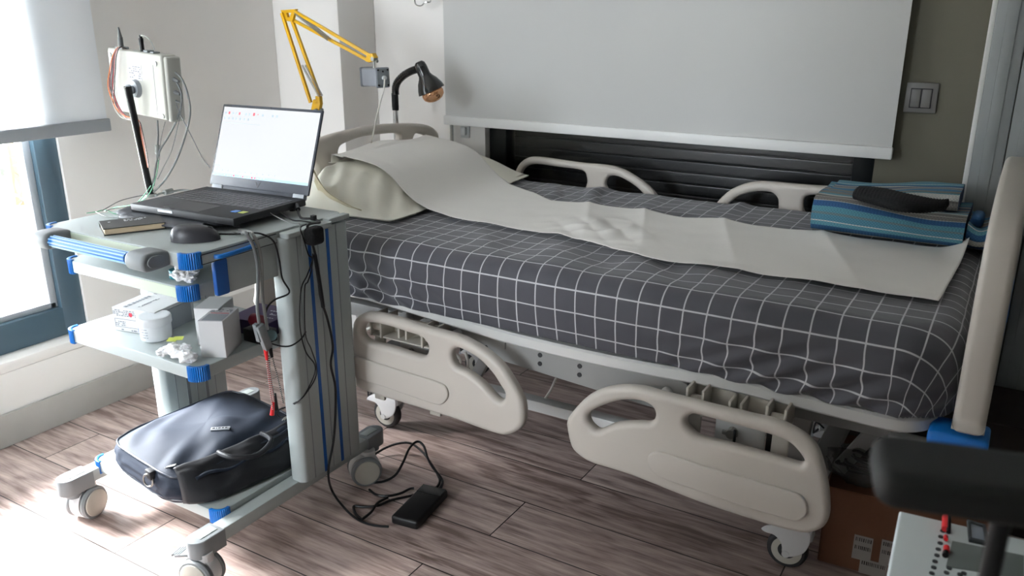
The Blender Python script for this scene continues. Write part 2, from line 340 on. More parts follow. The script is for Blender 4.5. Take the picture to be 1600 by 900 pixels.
def plate(bm, outline, holes=(), th=.01, bev=.002, mtx=None, res=3):
    """solid plate: outline and holes in its own XY plane, thickness along Z, rounded rims"""
    cu = bpy.data.curves.new('c', 'CURVE'); cu.dimensions = '2D'; cu.fill_mode = 'BOTH'
    for ring in [outline]+list(holes):
        sp = cu.splines.new('POLY'); sp.points.add(len(ring)-1); sp.use_cyclic_u = True
        for i, p in enumerate(ring): sp.points[i].co = (p[0], p[1], 0, 1)
    cu.extrude = max(th/2-bev, 1e-4); cu.bevel_depth = bev; cu.bevel_resolution = res; cu.offset = -bev
    o = bpy.data.objects.new('c', cu); COL.objects.link(o)
    me = bpy.data.meshes.new_from_object(o.evaluated_get(bpy.context.evaluated_depsgraph_get()))
    bpy.data.objects.remove(o); bpy.data.curves.remove(cu)
    b = bmesh.new(); b.from_mesh(me); bpy.data.meshes.remove(me)
    bmesh.ops.remove_doubles(b, verts=b.verts, dist=1e-5); bmesh.ops.recalc_face_normals(b, faces=b.faces)
    return merge(bm, b, mtx)
def rrect(w_, h_, r, n=6, cx=0, cy=0):
    out = []
    for sx, sy, a0 in ((1, 1, 0), (-1, 1, 90), (-1, -1, 180), (1, -1, 270)):
        for k in range(n+1):
            a = R(a0+90*k/n); out.append((cx+sx*(w_/2-r)+r*math.cos(a), cy+sy*(h_/2-r)+r*math.sin(a)))
    return out
XZ = Matrix(((1, 0, 0, 0), (0, 0, -1, 0), (0, 1, 0, 0), (0, 0, 0, 1)))   # plate plane -> world x,z, thickness along y
YZ = Matrix(((0, 0, 1, 0), (1, 0, 0, 0), (0, 1, 0, 0), (0, 0, 0, 1)))    # plate plane -> world y,z, thickness along x
def grid(bm, nu, nv, f, uvf=None, close=False):
    V = [[bm.verts.new(f(i/nu, j/nv)) for j in range(nv+1)] for i in range(nu+1)]
    uvl = bm.loops.layers.uv.new('UVMap') if uvf else None
    for i in range(nu):
        for j in range(nv):
            try: fc = bm.faces.new((V[i][j], V[i+1][j], V[i+1][j+1], V[i][j+1]))
            except ValueError: continue
            if uvf:
                for l, (a, b) in zip(fc.loops, ((i, j), (i+1, j), (i+1, j+1), (i, j+1))): l[uvl].uv = uvf(a/nu, b/nv)
    return V

WL = {}
def link(name, bm, m, parent=None, sharp=35, solid=0., sub=0, origin=None):
    vs = bm.verts
    lo = Vector((min(v.co.x for v in vs), min(v.co.y for v in vs), min(v.co.z for v in vs))); hi = Vector((max(v.co.x for v in vs), max(v.co.y for v in vs), max(v.co.z for v in vs)))
    c = Vector(((lo.x+hi.x)/2, (lo.y+hi.y)/2, lo.z)) if origin is None else Vector(origin)
    bmesh.ops.translate(bm, vec=-c, verts=bm.verts)
    me = bpy.data.meshes.new(name); bm.to_mesh(me); bm.free()
    ms = m if isinstance(m, (list, tuple)) else [m]
    for x in ms: me.materials.append(x)
    for p in me.polygons: p.use_smooth = True
    me.set_sharp_from_angle(angle=R(sharp))
    o = bpy.data.objects.new(name, me); COL.objects.link(o)
    if parent is not None: o.parent = parent; o.location = c-WL[parent.name]
    else: o.location = c
    WL[o.name] = c
    if solid:
        md = o.modifiers.new('thickness', 'SOLIDIFY'); md.thickness = solid; md.offset = -1
    if sub:
        md = o.modifiers.new('smooth', 'SUBSURF'); md.levels = sub; md.render_levels = sub
    return o
def split_link(name, bm, m, parent=None, **k):
    seen = set(); out = []
    bm.verts.index_update(); bm.verts.ensure_lookup_table(); comps = []
    for v in bm.verts:
        if v in seen: continue
        st = [v]; comp = []; seen.add(v)
        while st:
            q = st.pop(); comp.append(q.index)
            for e in q.link_edges:
                o2 = e.other_vert(q)
                if o2 not in seen: seen.add(o2); st.append(o2)
        comps.append(set(comp))
    for c in comps:
        b = bm.copy(); b.verts.index_update(); b.verts.ensure_lookup_table(); b.normal_update()
        bmesh.ops.delete(b, geom=[v for v in b.verts if v.index not in c], context='VERTS'); out.append(link(name, b, m, parent, **k))
    bm.free(); return out
def tag(o, label=None, cat=None, group=None, kind=None):
    if label: o['label'] = label
    if cat: o['category'] = cat
    if group: o['group'] = group
    if kind: o['kind'] = kind
    return o
def thing(name, loc, label, cat, group=None):
    o = bpy.data.objects.new(name, None); COL.objects.link(o); o.location = loc; o.empty_display_size = .05
    WL[o.name] = Vector(loc); return tag(o, label, cat, group)
def struct(name, bm, m, parent=None, **k):
    o = link(name, bm, m, parent, **k)
    if parent is None: o['kind'] = 'structure'
    return o
def B(*a, **k): return box(bmesh.new(), *a, **k)
def scribble(bm, rows, cols, wd, h, mtx, seed=0, fill=.75, th=.0004):
    """rows of small printed marks on a plane (local XY)"""
    rd = random.Random(seed)
    for r in range(rows):
        x = -wd/2; y = h/2-(r+.5)*h/rows
        while x < wd/2:
            l = wd/cols*rd.uniform(.4, 1.1)
            if rd.random() < fill: box(bm, x, min(x+l, wd/2), y-h/rows*.25, y+h/rows*.25, 0, th, mtx=mtx)
            x += l+wd/cols*.35
    return bm
def N3(p, s): return noise.noise(Vector(p)*s)

# ================================================================ THE ROOM
XL, YB, XR, YF, ZC = -2.61, 2.70, .95, -3.0, 2.6
W1 = (.55, 1.54, .285, 2.25)
     # left window opening y0,y1,z0,z1
W2 = (-1.755, -.37, .55, 2.1)     # back window opening x0,x1,z0,z1
struct('floor', B(XL-.3, XR+.1, YF-.1, YB+.3, -.06, 0), M['floor'], origin=(0, 0, 0))
struct('ceiling', B(XL-.2, XR+.1, YF-.1, YB+.3, ZC, ZC+.1), M['ceiling'])
bm = bm_new()
box(bm, XL-.2, XL, YF-.1, W1[0], 0, ZC); box(bm, XL-.2, XL, W1[1], YB+.2, 0, ZC)

for W_ in (W1,): box(bm, XL-.2, XL, W_[0], W_[1], 0, W_[2]-.02); box(bm, XL-.2, XL, W_[0], W_[1], W_[3], ZC)
box(bm, XL, XL+.05, YF, 2.49, .0, W1[2]-.055, .006)
box(bm, XL-.06, XL+.055, W1[0]-.03, W1[1]+.06, W1[2]-.055, W1[2]-.02, .008)
struct('wall_left', bm, M['wall'])
bm = bm_new()
box(bm, XL, W2[0], YB, YB+.2, 0, ZC)
box(bm, W2[0], W2[1], YB, YB+.2, 0, W2[2]); box(bm, W2[0], W2[1], YB, YB+.2, W2[3], ZC)
struct('wall_back', bm, M['wall'])
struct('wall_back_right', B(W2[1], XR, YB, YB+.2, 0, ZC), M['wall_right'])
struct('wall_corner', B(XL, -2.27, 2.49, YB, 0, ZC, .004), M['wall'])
struct('wall_right', B(XR, XR+.1, YF, YB, 0, ZC), M['wall_dim'])  # unseen side wall, set close and dark to cut light at the right
bm = bm_new(); box(bm, XL-.2, -2.45, YF-.1, YF, 0, ZC); box(bm, -1.50, -1.15, YF-.1, YF, 0, ZC); box(bm, -2.45, -1.50, YF-.1, YF, 0, .80); box(bm, -2.45, -1.50, YF-.1, YF, 2.4, ZC)
box(bm, -1.20, XR, -.40, -.30, 0, ZC); box(bm, -1.20, -1.10, YF-.1, -.40, 0, ZC)  # unseen partition, added to keep front window light off the right side
struct('wall_front_and_added_partition', bm, M['wall'])
struct('baseboard_left', B(XL+.05, XL+.065, YF, 2.49, 0, .105, .003), M['skirting'])
bm = bm_new(); box(bm, -2.27, W2[1]+1.0, YB-.014, YB, 0, .075, .003)
struct('baseboard_back', bm, M['white_paint'])
# left window
bm = bm_new()
y0, y1, z0, z1 = W1; fx0, fx1 = XL-.085, XL-.01
box(bm, fx0, fx1, y1-.075, y1, z0-.02, z1, .004); box(bm, fx0, fx1, y0, y0+.075, z0-.02, z1, .004)
box(bm, fx0+.001, fx1-.001, y0+.07, y1-.07, z0-.02, z0+.075, .003); box(bm, fx0+.001, fx1-.001, y0+.07, y1-.07, z1-.075, z1, .003)
pass
wn = struct('window_1', bm, M['anthracite']); 
bm = bm_new()
for a in ((y1-.10, y1-.075), (y0+.075, y0+.10)): box(bm, fx0+.01, fx1-.02, a[0], a[1], z0+.075, z1-.075, .003)
for a, b in ((y0+.08, y1-.08),):
    box(bm, fx0+.01, fx1-.02, min(a, b), max(a, b), z0+.075, z0+.095, .003)
link('sash_bead', bm, M['alu'], wn)
link('pane', B(fx0+.03, fx0+.036, y0+.08, y1-.08, z0+.08, z1-.08), M['glass'], wn)
x0, x1, z0, z1 = -2.45, -1.50, .82, 2.4; bm = bm_new()
for a in (x0, x1-.07): box(bm, a, a+.07, YF-.08, YF-.02, z0-.02, z1, .004)
for a in (z0-.02, z1-.075): box(bm, x0+.065, x1-.065, YF-.079, YF-.021, a, a+.08, .003)
wn3 = struct('window_3', bm, M['anthracite'])
link('pane', B(x0+.07, x1-.07, YF-.055, YF-.05, z0+.06, z1-.06), M['glass'], wn3)
# back window: frame, pane and closed dark shutter
bm = bm_new(); x0, x1, z0, z1 = W2
for a in ((x0, x0+.075), (x1-.065, x1)): box(bm, a[0], a[1], YB+.03, YB+.10, z0, z1, .004)
box(bm, x0+.07, x1-.06, YB+.031, YB+.099, z0, z0+.08, .003); box(bm, x0+.07, x1-.06, YB+.031, YB+.099, z1-.08, z1, .003)
wn2 = struct('window_2', bm, M['black_pvc'])
link('pane', B(x0+.07, x1-.06, YB+.055, YB+.06, z0+.08, z1-.08), M['glass'], wn2)
bm = bm_new()
for k in range(36): 
    zz = z0+.04*k
    if zz > z1: break
    plate(bm, rrect(x1-x0-.02, .038, .006, 3), (), .010, .003, Matrix.Translation(((x0+x1)/2, YB+.13, zz+.02)) @ XZ)
box(bm, x0-.05, x1+.05, YB+.137, YB+.15, z0-.05, z1+.05)  # unseen backing added behind the slats to stop sky light leaking in
link('shutter', bm, M['shutter'], wn2)

# roller blinds
bl = thing('roller_blind', (-2.55, .4, 2.32), 'white translucent roller blind half down over the bright left window', 'blind', 'roller blinds')
def blind_f(u, v):
    y = .40+u*(1.68-.40); z = .955+v*1.42
    return (-2.552+.006*math.sin(y*7)+.004*math.sin(y*23+1), y, z)
bm = bm_new(); grid(bm, 120, 8, blind_f); link('blind_fabric', bm, M['blind_l'], bl, sharp=80)
link('bottom_rail', B(-2.562, -2.542, .40, 1.685, .918, .958, .004), M['alu'], bl)
bm = bm_new(); cyl(bm, (-2.56, .40, 2.38), (-2.56, 1.68, 2.38), .022); link('roller_tube', bm, M['alu'], bl)
bl = thing('roller_blind', (-1.11, 2.655, 2.2), 'large white roller blind hanging over the dark window behind the bed', 'blind', 'roller blinds')
bm = bm_new(); grid(bm, 60, 8, lambda u, v: (-1.902+u*1.58, 2.652+.004*math.sin(u*9)*(1-v), .908+v*1.5)); link('blind_fabric', bm, M['blind_b'], bl, sharp=80)
link('bottom_rail', B(-1.905, -.318, 2.640, 2.660, .878, .912, .003), M['white_paint'], bl)
bm = bm_new(); cyl(bm, (-1.905, 2.655, 2.42), (-.318, 2.655, 2.42), .022); link('roller_tube', bm, M['alu'], bl)

# folding panel door at the right
dr = thing('folding_door', (.4, 2.6, 0), 'white grooved panel folding door at the right end of the back wall', 'door')
bm = bm_new()
for k in range(13):
    xa = -.112+k*.078
    box(bm, xa, xa+.076, 2.585, 2.605, .01, 2.2, .003)
    box(bm, xa+.024, xa+.052, 2.5825, 2.59, .02, 2.19, .0015)
link('door_panel', bm, M['pvc_door'], dr)
link('door_track', B(-.13, .92, 2.575, 2.615, 2.2, 2.24, .002), M['white_paint'], dr)
link('door_jamb', B(-.125, -.112, 2.59, 2.692, 0, 2.2, .002), M['white_paint'], dr)

# wall switch, socket
sw = thing('light_switch', (-.316, 2.70, 1.18), 'grey double rocker light switch on the wall right of the large blind', 'light switch')
a = at_y(1439, 153, 2.69); sx, sz = a.x, a.z
link('switch_plate', B(sx-.042, sx+.042, 2.689, 2.70, sz-.042, sz+.042, .003), M['switch'], sw)
link('rocker_gap', B(sx-.0285, sx+.0285, 2.6875, 2.6895, sz-.0285, sz+.0265), M['black'], sw)
for s in (-1, 1): link('rocker', B(sx+(.002 if s > 0 else -.026), sx+(.026 if s > 0 else -.002), 2.684, 2.692, sz-.026, sz+.024, .0015), M['switch'], sw)
so = thing('wall_socket', (-1.85, 2.70, .86), 'small white wall socket under the left corner of the large blind', 'socket')
a = at_y(727, 203, 2.695)
link('socket_plate', B(a.x-.02, a.x+.02, 2.69, 2.70, a.z-.03, a.z+.03, .003), M['white_soft'], so)
link('plug', B(a.x-.01, a.x+.012, 2.675, 2.69, a.z-.018, a.z+.012, .004), M['white_soft'], so)

# ================================================================ OUTSIDE
tag(link('paved_yard', B(-14, 4, -9, 12, -.5, -.35), M['lawn']), kind='structure')
def hedge(x, y, r, h, seed):
    bm = bm_new(); rd = random.Random(seed)
    for k in range(900):
        th, ph = rd.uniform(0, 2*PI), math.acos(rd.uniform(-1, 1)); q = rd.uniform(.75, 1.05)
        c = Vector((math.sin(ph)*math.cos(th)*r*q, math.sin(ph)*math.sin(th)*r*q, h/2+math.cos(ph)*h/2*q))
        s = rd.uniform(.05, .11); mt = Matrix.Translation(c) @ Matrix.Rotation(rd.uniform(0, 6), 4, 'X') @ Matrix.Rotation(rd.uniform(0, 6), 4, 'Z')
        v = [bm.verts.new(mt @ Vector(p)) for p in ((-s, 0, 0), (0, -s*.5, s*.1), (s, 0, 0), (0, s*.5, s*.1))]; bm.faces.new(v)
    bmesh.ops.translate(bm, vec=(x, y, -.35), verts=bm.verts); return bm
for i, (x, y, r, h, lb) in enumerate(((-7.6, 4.05, .80, 1.9, 'pale leafy shrub outside the left window, its nearest one'), (-9.4, 6.6, 1.2, 2.2, 'broad pale shrub outside, behind the window frame'), (-7.9, 1.9, .9, 1.7, 'low pale shrub outside at the left edge of the picture'))):
    t = thing('shrub', (x, y, -.35), lb, 'shrub', 'shrubs outside the window')
    link('foliage', hedge(x, y, r, h, i), M['leaf'], t, sharp=180)
    bm = bm_new(); cyl(bm, (x, y, -.35), (x, y, .5), .05, .03, 8); link('stem', bm, M['cardboard'], t)

# ================================================================ HOSPITAL BED
bed = thing('hospital_bed', (-.96, 2.13, 0), 'adjustable hospital bed with ivory plastic side rails and white metal frame', 'bed')
YN, YFAR = 1.66, 2.61
# platform rim: nearly flat with the head part a little raised
prf = [(-1.87, .575), (-1.55, .552), (-1.36, .540), (-1.16, .524), (-1.02, .514), (-.8, .510), (-.62, .514), (-.48, .520), (-.30, .516), (-.17, .512)]
def edge(y): return [(p.x, y, p.z) for p in catmull([(a, 0, b) for a, b in prf], 4)]
foot = [tuple(p) for p in catmull([(-.15, YN+.012, .512), (-.11, YN+.018, .512), (-.075, YN+.055, .512), (-.07, YN+.12, .512), (-.07, 2.13, .512), (-.07, YFAR-.12, .512), (-.075, YFAR-.055, .512), (-.11, YFAR-.018, .512), (-.15, YFAR-.012, .512)], 5)]
bm = bm_new(); sweep(bm, edge(YN+.012)+foot+edge(YFAR-.012)[::-1], .028, .032)
bar(bm, (-1.87, YN, .575), (-1.87, YFAR, .575), .028, .032, .004)
link('platform_rim', bm, M['bed_white'], bed)
bm = bm_new()
for (xa, za, xb, zb) in ((-1.86, .575, -1.18, .526), (-1.14, .522, -.62, .516), (-.58, .517, -.09, .512)):
    bar(bm, ((xa), 2.135, za), ((xb), 2.135, zb), YFAR-YN-.05, .012)
link('mattress_board', bm, M['bed_grey'], bed)
bm = bm_new(); rb = bm
for k in range(46): box(bm, -1.53+k*.0075, -1.527+k*.0075, YN+.014, YN+.022, .5665-k*.00048, .5675-k*.00048)
link('hem_strip', bm, M['bed_grey'], bed)
# side plates between the sections
for sy, yy in ((-1, YN+.03), (1, YFAR-.03)):
    bm = bm_new()
    ol = [(-1.24, .505), (-1.235, .470), (-1.17, .455), (-1.10, .438), (-.60, .405), (-.565, .420), (-.55, .455), (-.56, .485), (-.62, .503), (-1.0, .503)]
    plate(bm, ol, (), .006, .001, Matrix.Translation((0, yy, 0)) @ XZ)
    box(bm, -1.05, -1.04, yy-.008, yy, .47, .50)
    sp = link('side_plate', bm, M['bed_grey'], bed)
    bm = bm_new()
    for (x, z, r) in ((-1.185, .485, .012), (-.605, .455, .014)): cyl(bm, (x, yy-.018, z), (x, yy+.018, z), r, bev=.002)
    split_link('pivot_bolt', bm, M['bed_white'], sp)
    bm = bm_new()
    for (x, z) in ((-.94, .475), (-.94, .452), (-.83, .470), (-.83, .447), (-1.10, .462)): cyl(bm, (x, yy-.005, z), (x, yy+.005, z), .006, n=12)
    split_link('screw', bm, M['rubber'], sp)
# upper chassis and lift
bm = bm_new()
for y in (1.80, 2.47): box(bm, -1.80, -.12, y-.02, y+.02, .42, .462, .004)
for x in (-1.80, -1.38, -.95, -.50, -.14): box(bm, x-.02, x+.02, 1.72, 2.55, .465, .495, .004)
link('upper_frame', bm, M['bed_grey'], bed)
bm = bm_new()
for y in (1.90, 2.37): box(bm, -1.62, -.28, y-.02, y+.02, .205, .238, .004)
for x in (-1.60, -.30): box(bm, x-.025, x+.025, 1.84, 2.43, .205, .238, .004)
link('base_frame', bm, M['bed_white'], bed)
for x, dx in ((-1.42, -.13), (-.36, -.10)):
    for y in (1.93, 2.34):
        bm = bm_new(); bar(bm, (x, y, .215), (x+.02, y, .45), .03, .05, .004); link('lift_post', bm, M['bed_grey'], bed)
        bm = bm_new(); bar(bm, (x+.22, y+.03, .44), (x+.10, y+.03, .22), .02, .035, .003); link('lift_link', bm, M['bed_grey'], bed)
# castors
def bed_castor(x, y, rz, pedal=True, tint='castor_white'):
    c = bpy.data.objects.new('castor', None); COL.objects.link(c); c.parent = bed; c.location = Vector((x, y, 0))-WL[bed.name]; c.rotation_euler = (0, 0, rz)
    c.empty_display_size = .02; WL[c.name] = Vector((0, 0, 0))
    loc = Vector((0, 0, 0))
    def sub(n, b, m):
        for o in (split_link(n, b, m, None) if n in ('wheel_hub',) else [link(n, b, m, None)]): o.parent = c
    b = bm_new(); lathe(b, [(.030, -.014), (.042, -.014), (.047, -.010), (.049, 0), (.047, .010), (.042, .014), (.030, .014)], 36, T((0, 0, .05), rx=PI/2)); sub('tyre', b, M['rubber'])
    b = bm_new(); lathe(b, [(.004, -.013), (.036, -.013), (.036, -.0155), (.032, -.0165), (.012, -.012), (.010, -.020), (.004, -.020)], 32, T((0, 0, .05), rx=-PI/2))
    lathe(b, [(.004, -.013), (.036, -.013), (.036, -.0155), (.032, -.0165), (.012, -.012), (.010, -.020), (.004, -.020)], 32, T((0, 0, .05), rx=PI/2)); sub('wheel_hub', b, M['castor_disc'])
    b = bm_new()
    ol = [(p.x, p.y) for p in catmull([(-.007, .043, 0), (-.009, .056, 0), (-.014, .074, 0), (-.030, .089, 0), (-.052, .091, 0), (-.062, .098, 0), (-.045, .112, 0), (-.015, .122, 0), (.020, .126, 0), (.046, .122, 0), (.052, .108, 0), (.050, .086, 0), (.040, .062, 0), (.020, .046, 0), (.001, .039, 0)], 4, True)]
    for s in (-1, 1): plate(b, ol, (), .006, .002, Matrix.Translation((0, s*.022, 0)) @ XZ)
    plate(b, [(-.045, .112), (-.015, .124), (.030, .127), (.054, .124), (.056, .095), (.048, .09), (.03, .105), (-.02, .105), (-.05, .096)], (), .042, .004, XZ)
    cyl(b, (0, -.027, .047), (0, .027, .047), .009, n=14)
    sub('fork', b, M['castor_white'])
    b = bm_new(); cyl(b, (.02, 0, .12), (.02, 0, .205), .014); sub('stem', b, M['bed_grey'])
    if pedal:
        b = bm_new(); bar(b, (-.045, 0, .098), (-.070, 0, .088), .036, .008, .003); sub('brake_pedal', b, M['alu'])
        b = bm_new(); tube(b, [(-.05, -.016, .115), (-.062, -.016, .10), (-.058, -.016, .135), (-.035, -.016, .12)], .003); sub('pedal_spring', b, M['rubber'])
    return c
bed_castor(-1.622, 1.90, 0.05)
bed_castor(-.330, 1.835, .04, False)
bed_castor(-1.60, 2.40, .5)
bed_castor(-.335, 2.40, .2)
# side rails: outlines measured on the rail plane
Z3 = lambda pts, y: [(lambda p: (p.x, p.z))(at_y(a, b, y)) for a, b in pts]
def rail(name, out, holes, y, th=.034, pill=None, par=bed):
    bm = bm_new(); o2 = [(p.x, p.y) for p in catmull([(*p, 0) for p in out], 4, True)]
    h2 = [[(p.x, p.y) for p in catmull([(*p, 0) for p in h], 4, True)] for h in holes]
    plate(bm, o2, h2, th, .0135, Matrix.Translation((0, y, 0)) @ XZ, res=5)
    r = link(name, bm, M['rail'], par, sharp=60)
    if pill:
        bm = bm_new(); plate(bm, [(p.x, p.y) for p in catmull([(*p, 0) for p in pill], 4, True)], (), .013, .004, Matrix.Translation((0, y-th/2-.0005, 0)) @ XZ, res=3)
        link('raised_panel', bm, M['rail'], r, sharp=60)
    return r
YR = 1.60
oR = Z3([(884, 672), (884, 658), (895, 642), (915, 622), (940, 610), (970, 605.5), (1000, 607.5), (1030, 616), (1075, 627.5), (1120, 639), (1175, 652), (1212, 661), (1235, 671), (1258, 685), (1275, 703.6), (1284, 727), (1291, 758), (1294, 786), (1293.5, 811), (1286, 826), (1273, 833), (1258, 836), (1239, 833), (1210.6, 826), (1163, 811), (1107, 793), (1050, 771), (990, 747), (950, 734), (922, 725), (905, 715), (891, 700)], YR-.017)
hR1 = Z3([(917, 650), (925, 642.5), (945, 634), (967, 628), (990, 627), (1005, 630), (1017.5, 637.5), (1022, 647.5), (1020, 657.5), (1012, 663), (995, 662), (975, 663), (955, 666), (935, 674.5), (925, 670), (918, 661)], YR-.017)
hR2 = Z3([(1070, 665), (1071, 655), (1080, 649), (1092, 650.5), (1125.6, 660), (1163, 670.5), (1201, 681), (1229, 692), (1244, 705), (1254, 719), (1254, 726), (1246, 728), (1220, 720), (1199, 714), (1144.5, 699), (1106.7, 690), (1087.8, 683.7), (1075, 672.5)], YR-.017)
pR = Z3([(1014, 712), (1025, 705), (1040, 707), (1100, 727), (1180, 750), (1240, 768), (1255, 776), (1262, 789), (1261, 803), (1247, 812), (1225, 808), (1160, 789), (1090, 765), (1050, 751), (1028, 742), (1015, 728)], YR-.017)
rail('side_rail', oR, [hR1, hR2], YR, pill=pR)
oL = Z3([(547, 520), (550, 504), (556, 496), (567, 490.5), (582, 490.5), (605, 495), (633, 503.7), (663.6, 513), (690, 520), (714.6, 527), (733.5, 536), (752, 547), (769, 560), (784.5, 576), (797, 595), (807, 612), (814, 627), (817, 644), (816, 663), (808, 674), (793, 681), (780, 681), (748, 671), (710, 657), (672, 645), (630, 632), (587, 619), (557, 607), (549, 596), (546, 560)], YR-.017)
hL1 = Z3([(562.5, 517), (567, 508), (578.6, 505.6), (605, 511), (633, 520), (656, 528), (665.5, 537.7), (667, 549), (663.6, 556), (656, 558.5), (633, 552), (605, 543), (576.7, 536), (565, 528)], YR-.017)
hL2 = Z3([(704, 556), (706, 548), (712.7, 545), (728, 551), (748, 564), (766.7, 583.5), (779, 602), (787, 617), (784, 627), (777, 627), (766.7, 617.5), (749.7, 599), (729, 583.5), (712, 575), (706, 566)], YR-.017)
pL = Z3([(550, 570), (552, 557), (562, 557), (600, 570), (650, 585), (687, 597), (699, 606), (701, 620), (691, 631), (676, 629), (640, 617), (600, 603), (565, 592), (553, 586)], YR-.017)
rail('side_rail', oL, [hL1, hL2], YR, pill=pL)
YU = 2.645
oFL = Z3([(800, 290), (806, 270), (812.5, 256), (825, 246.5), (840, 244.5), (875, 249), (912.5, 254), (950, 257.5), (975, 264.5), (1000, 279), (1017.5, 293), (1030, 309), (1038, 330), (1030, 350), (990, 360), (900, 350), (830, 340), (803, 325)], YU)
hFL = Z3([(816, 272), (824, 260), (840, 256), (875, 260.5), (910, 265.5), (918, 276), (917, 290), (905, 300), (860, 296), (822, 288)], YU)
hFL2 = Z3([(949, 292), (948, 282), (954, 275), (966, 275), (982, 282.5), (997, 293), (1009, 306), (1008, 316), (990, 316), (962, 306)], YU)
rail('side_rail', oFL, [hFL, hFL2], YU, .03)
oFR = Z3([(1113, 332), (1121, 316), (1137, 300), (1157, 289), (1182, 283), (1212, 284), (1250, 287.5), (1300, 291), (1350, 296), (1385, 304), (1400, 325), (1404, 350), (1390, 372), (1330, 378), (1200, 366), (1130, 356), (1114, 345)], YU)
hFR = Z3([(1138, 322), (1143, 315), (1157, 305), (1182, 299), (1205, 300), (1215, 307.5), (1217, 318), (1214, 330), (1195, 336), (1150, 332)], YU)
hFR2 = Z3([(1258, 330), (1256, 316), (1262, 305.5), (1287, 304.5), (1330, 308), (1370, 317), (1383, 334), (1378, 345), (1330, 345), (1270, 338)], YU)
rail('side_rail', oFR, [hFR, hFR2], YU, .03)
# rail hinges and latches
for xa, xb in ((-1.425, -1.215), (-.535, -.325)):
    bm = bm_new()
    for x in (xa, xa+.035, xb-.035-.003, xb): box(bm, x-.003, x+.003, YR+.015, YN+.03, .452, .512-.0, .002)
    box(bm, xa, xb, YN+.01, YN+.016, .452, .50, .001)
    for x in ((xa+xb)/2-.012, (xa+xb)/2+.012): box(bm, x-.003, x+.003, YR+.02, YN+.02, .462, .50, .001)
    box(bm, xa, xb, YR+.02, YN+.01, .452, .456, .001)
    br = link('rail_bracket', bm, M['rail2'], bed)
    bm = bm_new()
    for x in (xa+.018, xb-.018): cyl(bm, (x-.015, YR+.035, .478), (x+.015, YR+.035, .478), .013, bev=.002)
    split_link('hinge_roller', bm, M['rail2'], br)
    for x in (xa+.01, xb-.01):
        bm = bm_new(); bar(bm, (x, YR+.045, .46), (x, YR+.03, .26), .035, .010, .003, Vector((0, 1, 0))); link('rail_arm', bm, M['rail2'], bed)
    bm = bm_new(); xm = (xa+xb)/2; box(bm, xm-.055, xm+.055, YR+.075, YR+.081, .33, .45, .002)
    lp = link('latch_plate', bm, M['bed_white'], bed)
    bm = bm_new(); cyl(bm, (xm-.015, YR+.055, .405), (xm-.015, YR+.075, .405), .011, n=10); box(bm, xm-.035, xm-.0, YR+.058, YR+.064, .40, .41, .002); link('wing_knob', bm, M['steel'], lp)
    bm = bm_new(); box(bm, xm-.008, xm-.002, YR+.052, YR+.058, .36, .42, .002); link('release_lever', bm, M['black'], lp)
    bm = bm_new(); box(bm, xm+.06, xm+.078, YR+.06, YR+.075, .31, .44, .004); link('gas_strut', bm, M['black'], lp)
# headboard and footboard
Y3 = lambda pts, x: [(lambda p: (p.y, p.z))(at_x(a, b, x)) for a, b in pts]
hb = [(1.665, .70), (1.675, .76), (1.72, .81), (1.80, .852)] + Y3([(484.6, 225), (517, 211.6), (545, 204), (577, 197.4), (611, 193.6), (649, 193), (670, 195.5)], -1.9) + [(2.59, .862), (2.605, .83), (2.605, .72), (2.60, .50), (2.57, .42), (2.13, .40), (1.70, .42), (1.67, .50)]
h1 = [(1.975, .842), (1.985, .81), (2.00, .79), (2.03, .80), (2.04, .84), (2.02, .855), (1.99, .852)]
hA = [(1.715, .765), (1.76, .800), (1.84, .830), (1.925, .848), (1.94, .835), (1.945, .80), (1.94, .76), (1.90, .745), (1.80, .735), (1.73, .735)]
hB = [(2.055, .864), (2.10, .878), (2.17, .886), (2.26, .884), (2.36, .876), (2.37, .85), (2.34, .80), (2.20, .79), (2.08, .79), (2.05, .82)]
hC = [(2.46, .862), (2.52, .852), (2.56, .835), (2.57, .80), (2.54, .785), (2.47, .785), (2.44, .82)]
def board(name, out, holes, x, th):
    bm = bm_new(); cm = lambda L: [(p.x, p.y) for p in catmull([(*p, 0) for p in L], 4, True)]
    plate(bm, cm(out), [cm(h) for h in holes], th, .014, Matrix.Translation((x, 0, 0)) @ YZ, res=5)
    return link(name, bm, M['rail'], bed, sharp=60)
head = board('headboard', hb, [hA, hB, hC], -1.915, .036)
link('bumper_cover', B(-1.898, -1.888, 1.875, 1.975, .64, .735, .004), M['brick_red'], head)
fb = [(1.66, .60), (1.66, .72), (1.675, .84), (1.71, .90), (1.80, .935), (1.95, .955), (2.13, .96), (2.32, .955), (2.47, .935), (2.56, .90), (2.60, .84), (2.61, .72), (2.61, .57), (2.59, .53), (2.13, .52), (1.68, .53), (1.662, .55)]
fh1 = [(1.74, .80), (1.76, .85), (1.86, .885), (2.0, .90), (2.02, .86), (2.0, .80), (1.90, .79), (1.78, .78)]
fh2 = [(2.12, .88), (2.2, .90), (2.4, .885), (2.5, .85), (2.52, .80), (2.4, .78), (2.2, .79), (2.12, .80)]
fbo = board('footboard', fb, [fh1, fh2], -.002, .056)
link('blue_label', B(.0265, .0295, 1.86, 2.05, .66, .78, .001), M['blue'], fbo)
bm = bm_new(); box(bm, -.068, .037, 1.658, 1.74, .486, .518, .008, 3); link('corner_bumper', bm, M['blue'], bed)
bm = bm_new(); box(bm, -.075, .042, 2.52, 2.61, .478, .522, .008, 3); link('corner_bumper', bm, M['blue'], bed)
bm = bm_new(); box(bm, -.05, -.02, 1.70, 1.74, .40, .50, .004); box(bm, -.05, -.02, 2.53, 2.57, .40, .50, .004); box(bm, -.14, -.02, 1.72, 1.75, .43, .46, .003); box(bm, -.14, -.02, 2.52, 2.55, .43, .46, .003); split_link('board_socket', bm, M['bed_white'], bed)
